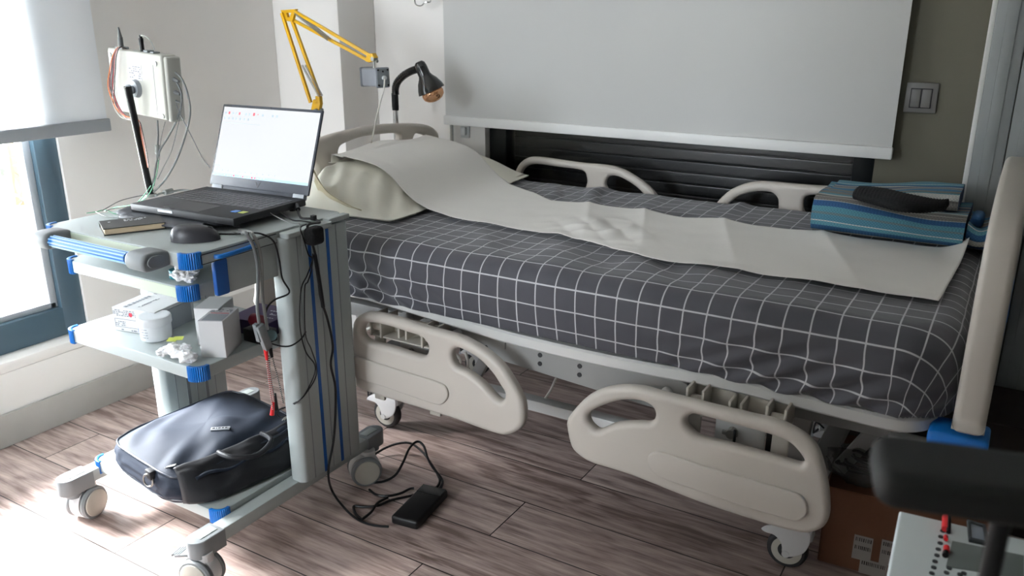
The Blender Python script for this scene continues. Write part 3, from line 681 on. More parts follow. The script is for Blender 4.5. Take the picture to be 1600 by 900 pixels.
# cables under the bed
bm = bm_new(); tube(bm, [at_y(880, 561, 1.9), at_y(876, 575, 1.9), at_y(868, 592, 1.9), at_y(860, 610, 1.9), at_y(852, 622, 1.9)], .0035); link('handset_cable', bm, M['white_cable'], bed)
bm = bm_new(); tube(bm, [at_y(640, 508, 2.0), at_y(700, 522, 2.0), at_y(745, 535, 2.0), at_y(800, 545, 2.0), at_y(880, 558, 2.0), at_y(930, 562, 2.0)], .004); link('actuator_cable', bm, M['grey_cable'], bed)
bm = bm_new(); tube(bm, [at_y(565, 520, 2.1), at_y(580, 512, 2.1), at_y(610, 515, 2.1), at_y(660, 535, 2.1), at_y(700, 548, 2.1), at_y(718, 560, 2.1), at_y(715, 572, 2.1), at_y(690, 582, 2.1)], .005); link('mains_cable', bm, M['white_cable'], bed)
bm = bm_new(); tube(bm, [at_y(727, 550, 2.1), at_y(731, 565, 2.1), at_y(730, 585, 2.1), at_y(726, 605, 2.1)], .005); link('mains_cable', bm, M['white_cable'], bed)
bm = bm_new(); box(bm, -1.30, -1.12, 2.05, 2.2, .33, .42, .01, 3); cyl(bm, (-1.30, 2.12, .38), (-1.55, 2.12, .38), .022); link('actuator_motor', bm, M['bed_white'], bed)

# ---------------------------------------------------------------- mattress with grid sheet
MX0, MX1, MY0, MY1, MZ = -1.885, -.035, 1.655, 2.615, .712
mcx, mcy, ma, mb = (MX0+MX1)/2, (MY0+MY1)/2, (MX1-MX0)/2, (MY1-MY0)/2
RC, RV, DROP = .11, .05, .180
flat = RC-RV; arc = RV*PI/2; DMAX = flat+arc+(DROP-RV)
def sheet_pt(s, t):
    ix, iy = max(-(ma-RC), min(ma-RC, s)), max(-(mb-RC), min(mb-RC, t))
    dx, dy = s-ix, t-iy; d = math.hypot(dx, dy)
    if d > DMAX: s, t = ix+dx/d*DMAX, iy+dy/d*DMAX; dx, dy = s-ix, t-iy; d = DMAX
    if d < 1e-9: ux = uy = 0.
    else: ux, uy = dx/d, dy/d
    if d <= flat: h, dn, nz = d, 0., 1.
    elif d <= flat+arc:
        a = (d-flat)/RV; h = flat+RV*math.sin(a); dn = RV*(1-math.cos(a)); nz = math.cos(a)
    else: h = RC; dn = RV+(d-flat-arc); nz = 0.
    x, y, z = mcx+ix+ux*h, mcy+iy+uy*h, MZ-dn
    n = Vector((ux*math.sqrt(1-nz*nz), uy*math.sqrt(1-nz*nz), nz))
    p = Vector((x, y, z)); low = min(1, dn/DROP); us, ut = s, t
    # belly of the near side and soft top
    p += n*(.010*math.sin(PI*low) if dn > 0 else 0)
    p += n*.0035*N3((x, y, z), 6)+n*.0018*N3((x, y, z), 17)*(1 if nz > .3 else .6)
    if nz > .5:
        # puckers running across the far half and along the paper
        g = math.exp(-((x+1.15)/.35)**2)*math.exp(-((y-2.42)/.14)**2)
        p.z += .010*g*max(0, math.sin(34*x+9*y+3*N3(p, 4)))
        g2 = math.exp(-((x+.86)/.35)**2)*math.exp(-((y-1.80)/.07)**2)
        p.z += .008*g2*math.sin(30*x+20*y+2*N3(p, 5))
        g3 = max(0, math.sin(15*x+2*N3((x, 0, 0), 3)))**6*math.exp(-((y-2.55)/.10)**2)
        p.z += .010*g3
    if uy < -.2 and dn > .01:
        # diagonal pull folds at both lower corners of the near side
        h1_ = math.exp(-((x+1.47)/.20)**2); q = (z-.60)*1.5+(x+1.45)*.75
        f1 = h1_*low*math.sin(q*80+1.2*N3(p, 3)); p += n*.016*h1_*low*(.55+.45*f1/max(h1_*low, 1e-4))
        us += .007*h1_*low*math.sin(q*80+1.2); ut += .005*h1_*low*math.cos(q*80)
        h2_ = math.exp(-((x+.32)/.22)**2); q2 = (z-.60)*1.2-(x+.3)*.62
        f2 = h2_*low*low*math.sin(q2*100+1.2*N3(p, 4)); p += n*.024*h2_*low*low*(.5+.5*f2/max(h2_*low*low, 1e-4))
        us += .006*h2_*low*low*math.sin(q2*100+1.3); ut += .004*h2_*low*low*math.cos(q2*100)
        us += .006*low*math.sin(x*9)
    if d >= DMAX-1e-6: p -= n*.012
    zr = .012*math.exp(-((x+1.7)/.3)**2)
    if dn > .1: p.z += zr*low
    return p, (us, ut)
bm = bm_new(); uvl = bm.loops.layers.uv.new('UVMap')
E_ = DMAX-RC; NU, NV = 380, 230; VV = []; UV = []
for i in range(NU+1):
    r_, q_ = [], []
    for j in range(NV+1):
        s = -(ma+E_)+2*(ma+E_)*i/NU; t = -(mb+E_)+2*(mb+E_)*j/NV
        p, uv = sheet_pt(s, t); r_.append(bm.verts.new(p)); q_.append(uv)
    VV.append(r_); UV.append(q_)
for i in range(NU):
    for j in range(NV):
        idx = ((i, j), (i+1, j), (i+1, j+1), (i, j+1)); f = bm.faces.new([VV[a][b] for a, b in idx])
        for l, (a, b) in zip(f.loops, idx): l[uvl].uv = UV[a][b]
bmesh.ops.dissolve_degenerate(bm, edges=bm.edges, dist=1e-5)
bmesh.ops.holes_fill(bm, edges=[e for e in bm.edges if e.is_boundary], sides=0)
tag(link('mattress', bm, M['sheet'], sharp=180), 'mattress in a dark grey fitted sheet with a thin white grid', 'mattress')

# ---------------------------------------------------------------- pillow, paper, blanket
def pillow_top(x, y):
    """height of the pillow surface"""
    u = (x+1.69)/.215; v = (y-2.19)/.43
    a = max(0, 1-abs(u)**2.6)*max(0, 1-abs(v)**4)
    return a
PROF = [(-1.885, .858), (-1.85, .857), (-1.76, .850), (-1.69, .842), (-1.63, .829), (-1.585, .796), (-1.54, .756), (-1.49, .728), (-1.40, .721), (-1.3, .720), (-.9, .719), (-.06, .718)]
def prof(x):
    for (a, za), (b, zb) in zip(PROF, PROF[1:]):
        if a <= x <= b: t = (x-a)/(b-a); t = t*t*(3-2*t) if False else t; return za+(zb-za)*t
    return PROF[-1][1]
def smp(x): return sum(prof(x+d) for d in (-.03, -.015, 0, .015, .03))/5
bm = bm_new()
def pil(u, v, sgn):
    a, b = u*2-1, v*2-1
    pin = 1-.06*(1-abs(b)**2)*0-.05*abs(b)**8
    x = -1.690+a*.195*pin+.008*math.sin(b*5)*(a > .9); y = 2.21+b*.42*(1-.03*a*a)
    env = max(0, 1-abs(b)**2.8)**.6
    hgt = smp(min(x, -1.50))-.722-.010
    ea = max(0, 1-max(0, a)**10)**.5*max(0, 1-max(0, -a-.86)/.14)**.5
    if sgn > 0:
        z = .724+hgt*env*ea
        side = max(0, 1-abs(y-2.19)/.30) if y > 1.95 else 0
        cr = max(0, min(1, (1.99-y)/.06))
        z += env*ea*cr*(.010*N3((x*1.2, y, 0), 14)+.013*math.sin((a*1.6+b*2.4)*10+3*N3((x, y, 1), 7))*.6-.002)
        z += env*ea*max(0, min(1, (1.95-y)/.1))*.012*math.exp(-((a+.1)/.5)**2)
    else: z = .721
    return Vector((x, y, z))
for sg in (1, -1): grid(bm, 56, 80, lambda u, v: pil(u, v, sg))
bmesh.ops.remove_doubles(bm, verts=bm.verts, dist=.0008); bmesh.ops.recalc_face_normals(bm, faces=bm.faces)
pw = thing('pillow', (-1.69, 2.19, .715), 'cream pillow at the head of the bed, half covered by white paper', 'pillow')
link('pillow_body', bm, M['pillow'], pw, sharp=180)
# open flap of the pillowcase at the near left corner
bm = bm_new()
flapA = [Vector(at_y(484, 255, 1.80)), Vector(at_y(497, 280, 1.79)), Vector(at_y(515, 302, 1.78)), Vector(at_y(545, 320, 1.78)), Vector(at_y(565, 328, 1.79))]
flapB = [Vector(at_y(492, 284, 1.83)), Vector(at_y(500, 302, 1.83)), Vector(at_y(508, 318, 1.83)), Vector(at_y(520, 324, 1.83)), Vector(at_y(540, 325, 1.82))]
A_, B_ = catmull(flapA, 6), catmull(flapB, 6)
grid(bm, len(A_)-1, 6, lambda u, v: A_[round(u*(len(A_)-1))].lerp(B_[round(u*(len(A_)-1))], v)+Vector((0, .012*math.sin(PI*v), 0)))
link('case_flap', bm, mat('case_inside', (.78, .74, .62), .85), pw, sharp=180, solid=.003)

edgeL = [(-1.87, 1.965), (-1.7, 1.95), (-1.5, 1.95), (-1.28, 1.915), (-1.01, 1.90), (-.85, 1.86), (-.741, 1.825), (-.55, 1.835), (-.37, 1.84), (-.2, 1.835), (-.095, 1.832)]
edgeR = [(-1.87, 2.46), (-1.7, 2.44), (-1.5, 2.425), (-1.35, 2.36), (-1.238, 2.28), (-1.148, 2.285), (-.944, 2.297), (-.80, 2.275), (-.725, 2.30), (-.6, 2.29), (-.413, 2.295), (-.2, 2.30), (-.075, 2.30)]
def ev(E, u):
    x = E[0][0]+(E[-1][0]-E[0][0])*u
    for (a, ya), (b, yb) in zip(E, E[1:]):
        if a <= x <= b+1e-9: return x, ya+(yb-ya)*(x-a)/(b-a)
    return E[-1]
def pap(u, v):
    xa, ya = ev(edgeL, u); xb, yb = ev(edgeR, u); x = xa+(xb-xa)*v; y = ya+(yb-ya)*v
    z = smp(x)+.004
    z += .008*math.exp(-((v-.5)/.4)**2)*max(0, min(1, (-1.5-x)/.2))
    # cross folds where the roll was creased, and crumple in the middle
    for fx in (-1.02, -.84, -.60, -.33): z += .010*math.exp(-abs((x+.18*(v-.5))-fx)/.035)*(.25+.75*v)
    c = math.exp(-((x+.93)/.14)**2)*math.exp(-((v-.3)/.28)**2)
    n = noise.noise(Vector((x*9, y*9, 0))); z += .010*c*(1-abs(n)*2)+.005*c*abs(math.sin((x*1.1+y)*30))
    z += .0015*N3((x, y, 0), 14)
    g = max(0, (u-.96)/.04)*max(0, (v-.7)/.3); z += .035*g*g
    g = max(0, 1-v/.12); z += .004*g*math.sin(x*14)**2
    if x < -1.80: z += .006*math.sin(y*18)
    return Vector((x, y, max(z, .7185)))
bm = bm_new(); grid(bm, 320, 70, pap)
tag(link('paper_sheet', bm, M['paper'], sharp=180, solid=.0008), 'long strip of white disposable paper laid along the bed over the pillow', 'paper sheet')

# folded striped blanket: rounded folded slab, stripes along its length
def slab(x0, x1, y0, y1, z0, z1, layers, seed, uvo=0., n=90):
    bm = bm_new(); uvl = bm.loops.layers.uv.new('UVMap')
    prof_ = []
    H = z1-z0; D = y1-y0
    # front edge is one rolled fold, top is flat
    for k in range(13): a = R(-90+180*k/12*.5*2); prof_.append((y0+H*.32*(1-math.cos(a)) if False else y0+H*.45*(1-math.cos(a)), z0+H/2+H/2*math.sin(a)))
    top = [(y0+H*.45+(D-H*.9)*k/10, z1) for k in range(1, 10)]
    back = [(y1-H*.45*(1-math.cos(R(90-180*k/12))), z0+H/2+H/2*math.sin(R(90-180*k/12))) for k in range(13)]
    P = prof_+top+back+[(y1-H*.45-(D-H*.9)*k/6, z0) for k in range(1, 6)]
    L = [0]
    for p, q in zip(P, P[1:]): L.append(L[-1]+math.hypot(q[0]-p[0], q[1]-p[1]))
    rows = []
    for i in range(n+1):
        x = x0+(x1-x0)*i/n; row = []
        for k, (y, z) in enumerate(P):
            fr = max(0, (z-z0)/H)
            d = .006*N3((x*1.2, y*2, z*3+seed), 9)+.004*math.sin(x*11+seed)
            groove = -.006*max(0, math.cos(2*PI*layers*fr))**8 if y < y0+H*.45 else 0
            row.append(bm.verts.new((x, y-groove*(-1)*-1-d*.3, z+d*fr+.010*fr*math.sin((x-x0)/(x1-x0)*PI*1.2+seed))))
        rows.append(row)
    for i in range(n):
        for k in range(len(P)):
            k2 = (k+1) % len(P)
            f = bm.faces.new((rows[i][k], rows[i][k2], rows[i+1][k2], rows[i+1][k]))
            u0, u1 = L[k], L[k2] if k2 else L[k]+.02
            for l, (uu, vv) in zip(f.loops, ((i, u0), (i, u1), (i+1, u1), (i+1, u0))): l[uvl].uv = (uu/n, uvo+vv/.235)
    for rr in (rows[0], rows[-1]):
        f = bm.faces.new(rr if rr is rows[0] else rr[::-1])
        for l in f.loops: l[uvl].uv = (0, .02)
    bmesh.ops.recalc_face_normals(bm, faces=bm.faces)
    return bm
bk = thing('folded_blanket', (-.27, 2.42, .715), 'folded blue, grey and white striped cotton blanket at the foot of the bed', 'blanket')
link('blanket_fold', slab(-.452, -.088, 2.285, 2.56, .722, .808, 3, 1., 0.0), M['stripes'], bk, sharp=70)
link('upper_fold', slab(-.435, -.115, 2.37, 2.555, .800, .832, 2, 4., .48), M['stripes'], bk, sharp=70)
bm = bm_new(); z_ = [at_z(1508, 388, .725), at_z(1503, 310, .79)]
tw = thing('folded_towel', (-.05, 2.42, .715), 'blue towel corner with white stripes sticking out beside the striped blanket', 'towel')
link('towel_fold', slab(-.084, -.036, 2.30, 2.50, .722, .775, 2, 2.5, .93, 20), M['stripes'], tw, sharp=70)
bm = bm_new(); box(bm, -.082, -.052, 2.34, 2.44, .77, .800, .012, 4); link('towel_roll', bm, mat('blue_towelling', (.13, .30, .46), .95, bump=.8, bscale=300), tw)
bm = bm_new()
kp = catmull([at_z(1335, 300, .840), at_z(1370, 306, .842), at_z(1410, 316, .842), at_z(1450, 321, .840), at_z(1482, 320, .838)], 8)
def knit(u, v):
    i = u*(len(kp)-1); p = kp[int(i)].lerp(kp[min(int(i)+1, len(kp)-1)], i-int(i)); a = v*2*PI
    wv = (.80+.45*math.sin(PI*min(1, u*1.1+.05)))*min(1, .3+min(u, 1-u)*16); rr = .058*wv
    return p+Vector((.05*rr*math.cos(a), rr*math.cos(a)*.9, .016*math.sin(a)*wv+.0012*math.sin(u*190+3*math.sin(a))))
grid(bm, 90, 24, knit); bmesh.ops.remove_doubles(bm, verts=bm.verts, dist=1e-4); bmesh.ops.holes_fill(bm, edges=[e for e in bm.edges if e.is_boundary], sides=0)
tag(link('knitted_headband', bm, M['cloth_black'], sharp=180), 'black knitted cloth band lying on top of the striped blanket', 'cloth band')

# ================================================================ TROLLEY
tr = thing('equipment_trolley', (-1.72, 1.33, 0), 'grey metal medical trolley with blue corner caps, four shelves and castors', 'trolley')
TX0, TX1 = -1.985, -1.462
def corner_cap(x, y, ang, z0, z1, r=.024, par=None):
    """ribbed blue cap wrapped round a shelf corner; ang = outward direction in degrees"""
    b = bm_new(); n = 26; pts = []
    for k in range(n+1):
        a = R(ang-62+124*k/n); rr = r+(.0022 if k % 2 else .0006); pts.append((x+rr*math.cos(a), y+rr*math.sin(a)))
    for k in range(n+1):
        a = R(ang+62-124*k/n); pts.append((x+(r-.007)*math.cos(a), y+(r-.007)*math.sin(a)))
    plate(b, pts, (), z1-z0, .0006, Matrix.Translation((0, 0, (z0+z1)/2)), res=1)
    return b
def shelf(name, x0, x1, y0, y1, z0, z1, m, caps=True, back=True):
    b = bm_new(); plate(b, rrect(x1-x0, y1-y0, .026, 6, (x0+x1)/2, (y0+y1)/2), (), z1-z0, .002, Matrix.Translation((0, 0, (z0+z1)/2)), res=2)
    s = link(name, b, m, tr)
    for cx_, a in ((x0+.025, 225), (x1-.025, 315)):
        link('corner_cap', corner_cap(cx_, y0+.025, a, z0-.004, z1+.0025, .027), M['blue'], s)
    return s
top = shelf('table_top', TX0, TX1, 1.10, 1.58, .766, .796, M['trolley'])
s2 = shelf('drawer_shelf', -1.965, -1.515, 1.125, 1.44, .678, .708, M['trolley'])
s3 = shelf('middle_shelf', -1.995, -1.50, 1.115, 1.46, .492, .522, M['trolley'])
s4 = shelf('bottom_shelf', -1.995, -1.50, 1.125, 1.50, .116, .146, M['trolley'])
link('frosted_edge', B(-1.93, -1.55, 1.0985, 1.102, .769, .793), M['tray_front'], top)
link('frosted_edge', B(-1.93, -1.55, 1.1235, 1.127, .681, .705), M['tray_front'], s2)
# cabinet box between the shelves and blue edge
bm = bm_new(); box(bm, -1.474, -1.466, 1.165, 1.36, .686, .768, .002); box(bm, -1.97, -1.962, 1.20, 1.36, .70, .768, .002); split_link('side_panel', bm, M['trolley'], tr)
bm = bm_new(); plate(bm, rrect(.036, .085, .006), (), .012, .003, Matrix.Translation((-1.468, 1.182, .729)) @ YZ); link('panel_edge', bm, M['blue_deep'], tr)
# slide-out side tray with blue handle
bm = bm_new(); box(bm, -1.464, -1.459, 1.13, 1.345, .770, .790, .0015); st = link('slide_tray', bm, M['trolley'], tr)
bm = bm_new(); tube(bm, [(-1.459, 1.165, .779), (-1.447, 1.175, .780), (-1.445, 1.22, .781), (-1.448, 1.26, .782), (-1.459, 1.272, .783)], .0055); link('tray_handle', bm, M['blue'], st)
bm = bm_new()
for z in (.7695, .7905): box(bm, -1.4615, -1.4585, 1.13, 1.345, z-.0007, z+.0007)
box(bm, -1.4615, -1.4585, 1.129, 1.1305, .770, .790)
link('tray_gap', bm, M['rubber'], st)
# push handle on the front
hd = bpy.data.objects.new('push_handle', None); COL.objects.link(hd); hd.parent = tr; hd.location = Vector((-1.74, 1.06, .765))-WL[tr.name]; WL[hd.name] = Vector((-1.74, 1.06, .765))
HY = 1.055
bm = bm_new(); cyl(bm, (-1.88, HY, .782), (-1.60, HY, .782), .0125, n=24); link('grip_bar', bm, M['blue'], hd)
bm = bm_new()
for k in range(10):
    a = 2*PI*k/10; cyl(bm, (-1.88, HY+.0125*math.cos(a), .782+.0125*math.sin(a)), (-1.60, HY+.0125*math.cos(a), .782+.0125*math.sin(a)), .0018, n=6)
link('grip_ribs', bm, mat('pale_blue_rib', (.62, .78, .88), .3), hd)
for xa, s in ((-1.90, 1), (-1.58, -1)):
    bm = bm_new()
    ol = catmull([(HY-.022, .783, 0), (HY-.014, .800, 0), (HY+.012, .803, 0), (1.102, .797, 0), (1.106, .768, 0), (HY+.012, .763, 0), (HY-.014, .765, 0)], 5, True)
    plate(bm, [(p.x, p.y) for p in ol], (), .05 if s > 0 else .062, .008, Matrix.Translation((xa+(0 if s > 0 else .025), 0, 0)) @ YZ, res=4)
    c_ = link('handle_bracket', bm, M['trolley_dark'], hd)
    if s < 0:
        bm = bm_new(); plate(bm, [(p.x, p.y) for p in catmull([(-.022, 0, 0), (-.012, .012, 0), (.012, .012, 0), (.022, 0, 0), (.012, -.012, 0), (-.012, -.012, 0)], 4, True)], (), .004, .001, Matrix.Translation((-1.523, HY+.012, .783)) @ YZ); link('screw_recess', bm, M['rubber'] if False else M['trolley_dark'], c_)
# columns
for side, x0, x1 in ((1, -1.492, -1.438), (-1, -2.02, -1.966)):
    bm = bm_new(); plate(bm, rrect(x1-x0, .225, .018, 6, (x0+x1)/2, 1.458), (), .65, .001, Matrix.Translation((0, 0, .455)), res=1)
    c_ = link('column', bm, M['trolley'], tr)
    fx = x1 if side > 0 else x1
    bm = bm_new()
    for y in (1.421, 1.484): box(bm, fx-.001, fx+.0012, y, y+.010, .13, .775)
    split_link('blue_strip', bm, M['blue_deep'] if side > 0 else M['trolley_dark'], c_)
    bm = bm_new()
    for y in (1.385, 1.454, 1.52): box(bm, fx-.001, fx+.0006, y, y+.0022, .13, .78)
    split_link('groove', bm, M['trolley_dark'], c_)
bm = bm_new(); plate(bm, rrect(.030, .155, .008, 4, -1.447, 1.43), (), .012, .002, Matrix.Translation((0, 0, .785))); box(bm, -1.46, -1.438, 1.50, 1.575, .785, .797, .002); link('column_cover', bm, M['trolley'], tr)
# base beams, end caps and castors
def trolley_castor(x, y, rz, brake, par):
    c = bpy.data.objects.new('castor', None); COL.objects.link(c); c.parent = par; c.location = Vector((x, y, 0))-WL[par.name]; c.rotation_euler = (0, 0, rz); WL[c.name] = Vector((0, 0, 0))
    def sub(n, b, m):
        for o in (split_link(n, b, m, None) if n in ('tyre', 'wheel_disc') else [link(n, b, m, None)]): o.parent = c
    b = bm_new()
    for s in (-1, 1): lathe(b, [(.034, -.007), (.040, -.007), (.044, -.004), (.0445, .002), (.041, .007), (.034, .008)], 36, T((.0, s*.024, .0445), rx=PI/2))
    sub('tyre', b, M['trolley_dark'])
    b = bm_new()
    for s in (-1, 1): lathe(b, [(.002, -.0075), (.036, -.0075), (.0355, -.010), (.033, -.0112), (.002, -.012)], 36, T((0, s*.024, .0445), rx=s*PI/2))
    sub('wheel_disc', b, M['castor_disc'])
    b = bm_new(); lathe(b, [(.002, -.015), (.043, -.015), (.0445, -.010), (.0445, .010), (.043, .015), (.002, .015)], 36, T((0, 0, .0465), rx=PI/2)); box(b, .0, .03, -.014, .014, .05, .098, .006); cyl(b, (.012, 0, .06), (.012, 0, .10), .02); sub('wheel_guard', b, M['castor_white'])
    if brake:
        b = bm_new(); bar(b, (-.01, 0, .094), (-.06, 0, .082), .034, .008, .002)
        for k in range(4): bar(b, (-.045-k*.007, -.016, .0885-k*.0018), (-.045-k*.007, .016, .0885-k*.0018), .003, .006)
        sub('brake_pedal', b, M['trolley_dark'])
for bx in (-1.478, -1.985):
    bm = bm_new(); box(bm, bx-.02, bx+.02, 1.055, 1.655, .098, .132, .003)
    be = link('base_beam', bm, M['trolley'], tr)
    for ye, s in ((1.045, -1), (1.665, 1)):
        bm = bm_new(); ol = [(bx-.027, ye-s*.055), (bx-.027, ye), ] + [(bx-.027*math.cos(R(a)), ye+s*.027*math.sin(R(a))) for a in range(10, 171, 16)] + [(bx+.027, ye), (bx+.027, ye-s*.055)]
        if s > 0: ol = ol[::-1]
        plate(bm, ol, (), .046, .003, Matrix.Translation((0, 0, .112))); cyl(bm, (bx, ye-s*.01, .075), (bx, ye-s*.01, .098), .02)
        link('end_cap', bm, M['trolley_dark'], be)
        bm = bm_new(); box(bm, bx-.013, bx+.013, ye-s*.045, ye+s*.004, .134, .1365, .001); link('cap_inlay', bm, M['trolley'], be)
trolley_castor(-1.478, 1.045, .25, True, tr)
trolley_castor(-1.985, 1.085, 1.81, False, tr)
trolley_castor(-1.462, 1.600, .95, False, tr)
trolley_castor(-1.985, 1.650, .4, False, tr)

# ---------------------------------------------------------------- on the trolley
ZT = .797
# laptop on its sleeve
LM = Matrix.Translation((-1.884, 1.268, .812)) @ Matrix.Rotation(R(3), 4, 'Z')
lp = thing('laptop', (-1.70, 1.39, .81), 'open black laptop with a bright white screen on the trolley top', 'laptop')
LW, LD, LT = .352, .248, .018
bm = bm_new(); box(bm, 0, LW, 0, LD, 0, LT, .003, 2, LM); base = link('laptop_base', bm, M['laptop'], lp)
bm = bm_new()
for r_ in range(6):
    ncol = 17; y = .100+r_*.0195
    if r_ == 0: ks = [1, 1, 1, 1.2, 5.5, 1.2, 1, 1, 1, 1, 1.2]
    else: ks = [1]*ncol
    tw_ = .322/sum(ks); x = .020
    for k in ks: box(bm, x+.0011, x+k*tw_-.0011, y+.001, y+.0175, LT-.0005, LT+.0012, .0006, 1, LM); x += k*tw_
link('keyboard', bm, M['laptop_key'], base)
bm = bm_new(); box(bm, .105, .225, .012, .084, LT-.0002, LT+.0004, 0, 1, LM); link('touchpad', bm, M['laptop_key'], base)
for x_, m_ in ((.292, M['blue']), (.316, M['sachet'])):
    bm = bm_new(); box(bm, x_, x_+.017, .050, .068, LT, LT+.0006, 0, 1, LM); link('sticker', bm, m_, base)
bm = bm_new(); box(bm, .10, .15, -.0008, 0, .008, .014, 0, 1, LM); link('status_light', bm, M['white_ink'], base)
SM = LM @ Matrix.Translation((0, LD+.006, LT-.002)) @ Matrix.Rotation(R(-21), 4, 'X')
bm = bm_new(); box(bm, 0, LW, 0, .007, .008, .232, .003, 2, SM); lid = link('screen_lid', bm, M['laptop_bezel'], lp)
bm = bm_new(); box(bm, .008, LW-.006, -.0012, .001, .034, .224, 0, 1, SM); scr = link('display', bm, M['screen'], lid)
def sp_(x, z, wd, h, m, n='screen_icon'):
    b = bm_new(); box(b, x, x+wd, -.0016, -.0010, z, z+h, 0, 1, SM); return (b, m, n)
bm = bm_new(); box(bm, .008, LW-.006, -.0015, -.0011, .034, .0405, 0, 1, SM); link('task_bar', bm, M['scr_task'], lid)
bm = bm_new(); rd = random.Random(3)
for k in range(14): box(bm, .05+k*.011, .055+k*.011, -.0018, -.0014, .0355, .0395, 0, 1, SM)
for k in range(11): box(bm, .02+k*.021, .0215+k*.021, -.0018, -.0011, .048, .051, 0, 1, SM)
link('task_icons', bm, M['scr_grey'], lid)
bm = bm_new()
for k in (3, 6, 9, 10): box(bm, .051+k*.011, .056+k*.011, -.0021, -.0015, .0355, .0395, 0, 1, SM)
for x in (.028, .066): box(bm, x, x+.005, -.0018, -.0011, .204, .211, 0, 1, SM)
for x in (.118,): box(bm, x, x+.006, -.0018, -.0011, .204, .212, 0, 1, SM)
box(bm, .134, .136, -.0018, -.0011, .207, .2095, 0, 1, SM)
split_link('red_icons', bm, M['scr_red'], lid)
bm = bm_new()
for k, x in enumerate((.015, .042, .055, .09, .103, .15, .185, .20)): box(bm, x, x+.005, -.0018, -.0011, .204, .210, 0, 1, SM)
for x in (.015, .03, .045, .058, .072, .088, .102): box(bm, x, x+.004, -.0018, -.0011, .190, .196, 0, 1, SM)
box(bm, .010, .15, -.0018, -.0011, .180, .1806, 0, 1, SM); box(bm, .010, .03, -.0018, -.0011, .060, .062, 0, 1, SM)
split_link('toolbar_icons', bm, M['scr_grey'], lid)
bm = bm_new(); v_ = LW/2; plate(bm, [(-.010, .010), (-.007, .010), (0, 0), (.007, .010), (.010, .010), (0, -.006)], (), .0006, .0001, SM @ Matrix.Translation((v_, -.0003, .018)) @ XZ); link('lid_emblem', bm, M['laptop_key'], lid)
bm = bm_new(); box(bm, .012, .05, -.002, .012, -.004, .010, .002, 2, SM); box(bm, LW-.05, LW-.012, -.002, .012, -.004, .010, .002, 2, SM); split_link('hinge', bm, M['alu'], lid)
bm = bm_new(); box(bm, .052, LW-.052, .000, .009, -.010, .009, .002, 2, SM); link('hinge_bar', bm, M['laptop_bezel'], lid)
bm = bm_new(); cyl(bm, SM @ Vector((LW/2, -.0006, .229)), SM @ Vector((LW/2, .0005, .229)), .0018, n=10); link('webcam', bm, M['black'], lid)
# leatherette sleeve under the laptop
def sleeve(u, v):
    x = -1.915+u*.335; y = 1.234+v*.29; z = ZT+.004+.0085*min(1, v*9)**.7
    fr = max(0, 1-v*7)
    z += .006*fr*math.sin(u*3.0)
    if u > .80: z += .026*((u-.80)/.2)**2*max(0, 1-v*7)
    if u < .12: z += .006*(1-u/.12)
    return (x+.012*fr*(u > .5), y-.014*fr*math.sin(PI*u)+.012*(u < .1), z)
bm = bm_new(); grid(bm, 40, 24, sleeve); tag(link('laptop_sleeve', bm, M['leather'], sharp=80, solid=.0035), 'dark leatherette sleeve lying flat under the laptop', 'laptop sleeve')
# spacer feet so laptop rests on sleeve
bm = bm_new()
for x, y in ((.03, .03), (.33, .03), (.03, .22), (.33, .22)): cyl(bm, LM @ Vector((x, y, -.010)), LM @ Vector((x, y, .001)), .008, n=12)
split_link('rubber_foot', bm, M['rubber'], base)

# book
c4 = [at_z(150, 359, ZT+.016), at_z(178, 368, ZT+.016), at_z(260, 350, ZT+.016), at_z(226, 338, ZT+.016)]
bx_, by_ = Vector((-1.772, 1.188, 0)), 0
bk2 = thing('notebook', (-1.772, 1.19, ZT), 'small dark hardcover book with cream page edges beside the mouse', 'book')
ang = math.atan2(1.222-1.118, -1.705+1.738); BM_ = Matrix.Translation((-1.772, 1.192, ZT)) @ Matrix.Rotation(R(-24), 4, 'Z') @ Matrix.Rotation(0, 4, 'X')
BM_ = Matrix.Translation((-1.770, 1.190, ZT)) @ Matrix.Rotation(R(62), 4, 'Z')
bl_, bw_ = .135, .092
bm = bm_new(); box(bm, -bl_/2, bl_/2, -bw_/2, bw_/2, .0145, .0165, .0008, 1, BM_); box(bm, -bl_/2, bl_/2, -bw_/2, bw_/2, .0, .002, .0008, 1, BM_); box(bm, -bl_/2, bl_/2, bw_/2-.003, bw_/2, 0, .0165, .0008, 1, BM_)
link('cover', bm, M['bookcover'], bk2)
bm = bm_new(); box(bm, -bl_/2+.003, bl_/2-.003, -bw_/2+.003, bw_/2-.003, .002, .0145, .0005, 1, BM_); link('page_block', bm, M['paperpage'], bk2)
bm = bm_new(); scribble(bm, 3, 6, .05, .02, BM_ @ Matrix.Translation((.01, .022, .0166)), 4); box(bm, -.05, -.045, .018, .022, .0165, .0169, 0, 1, BM_); link('cover_print', bm, M['white_ink'], bk2)

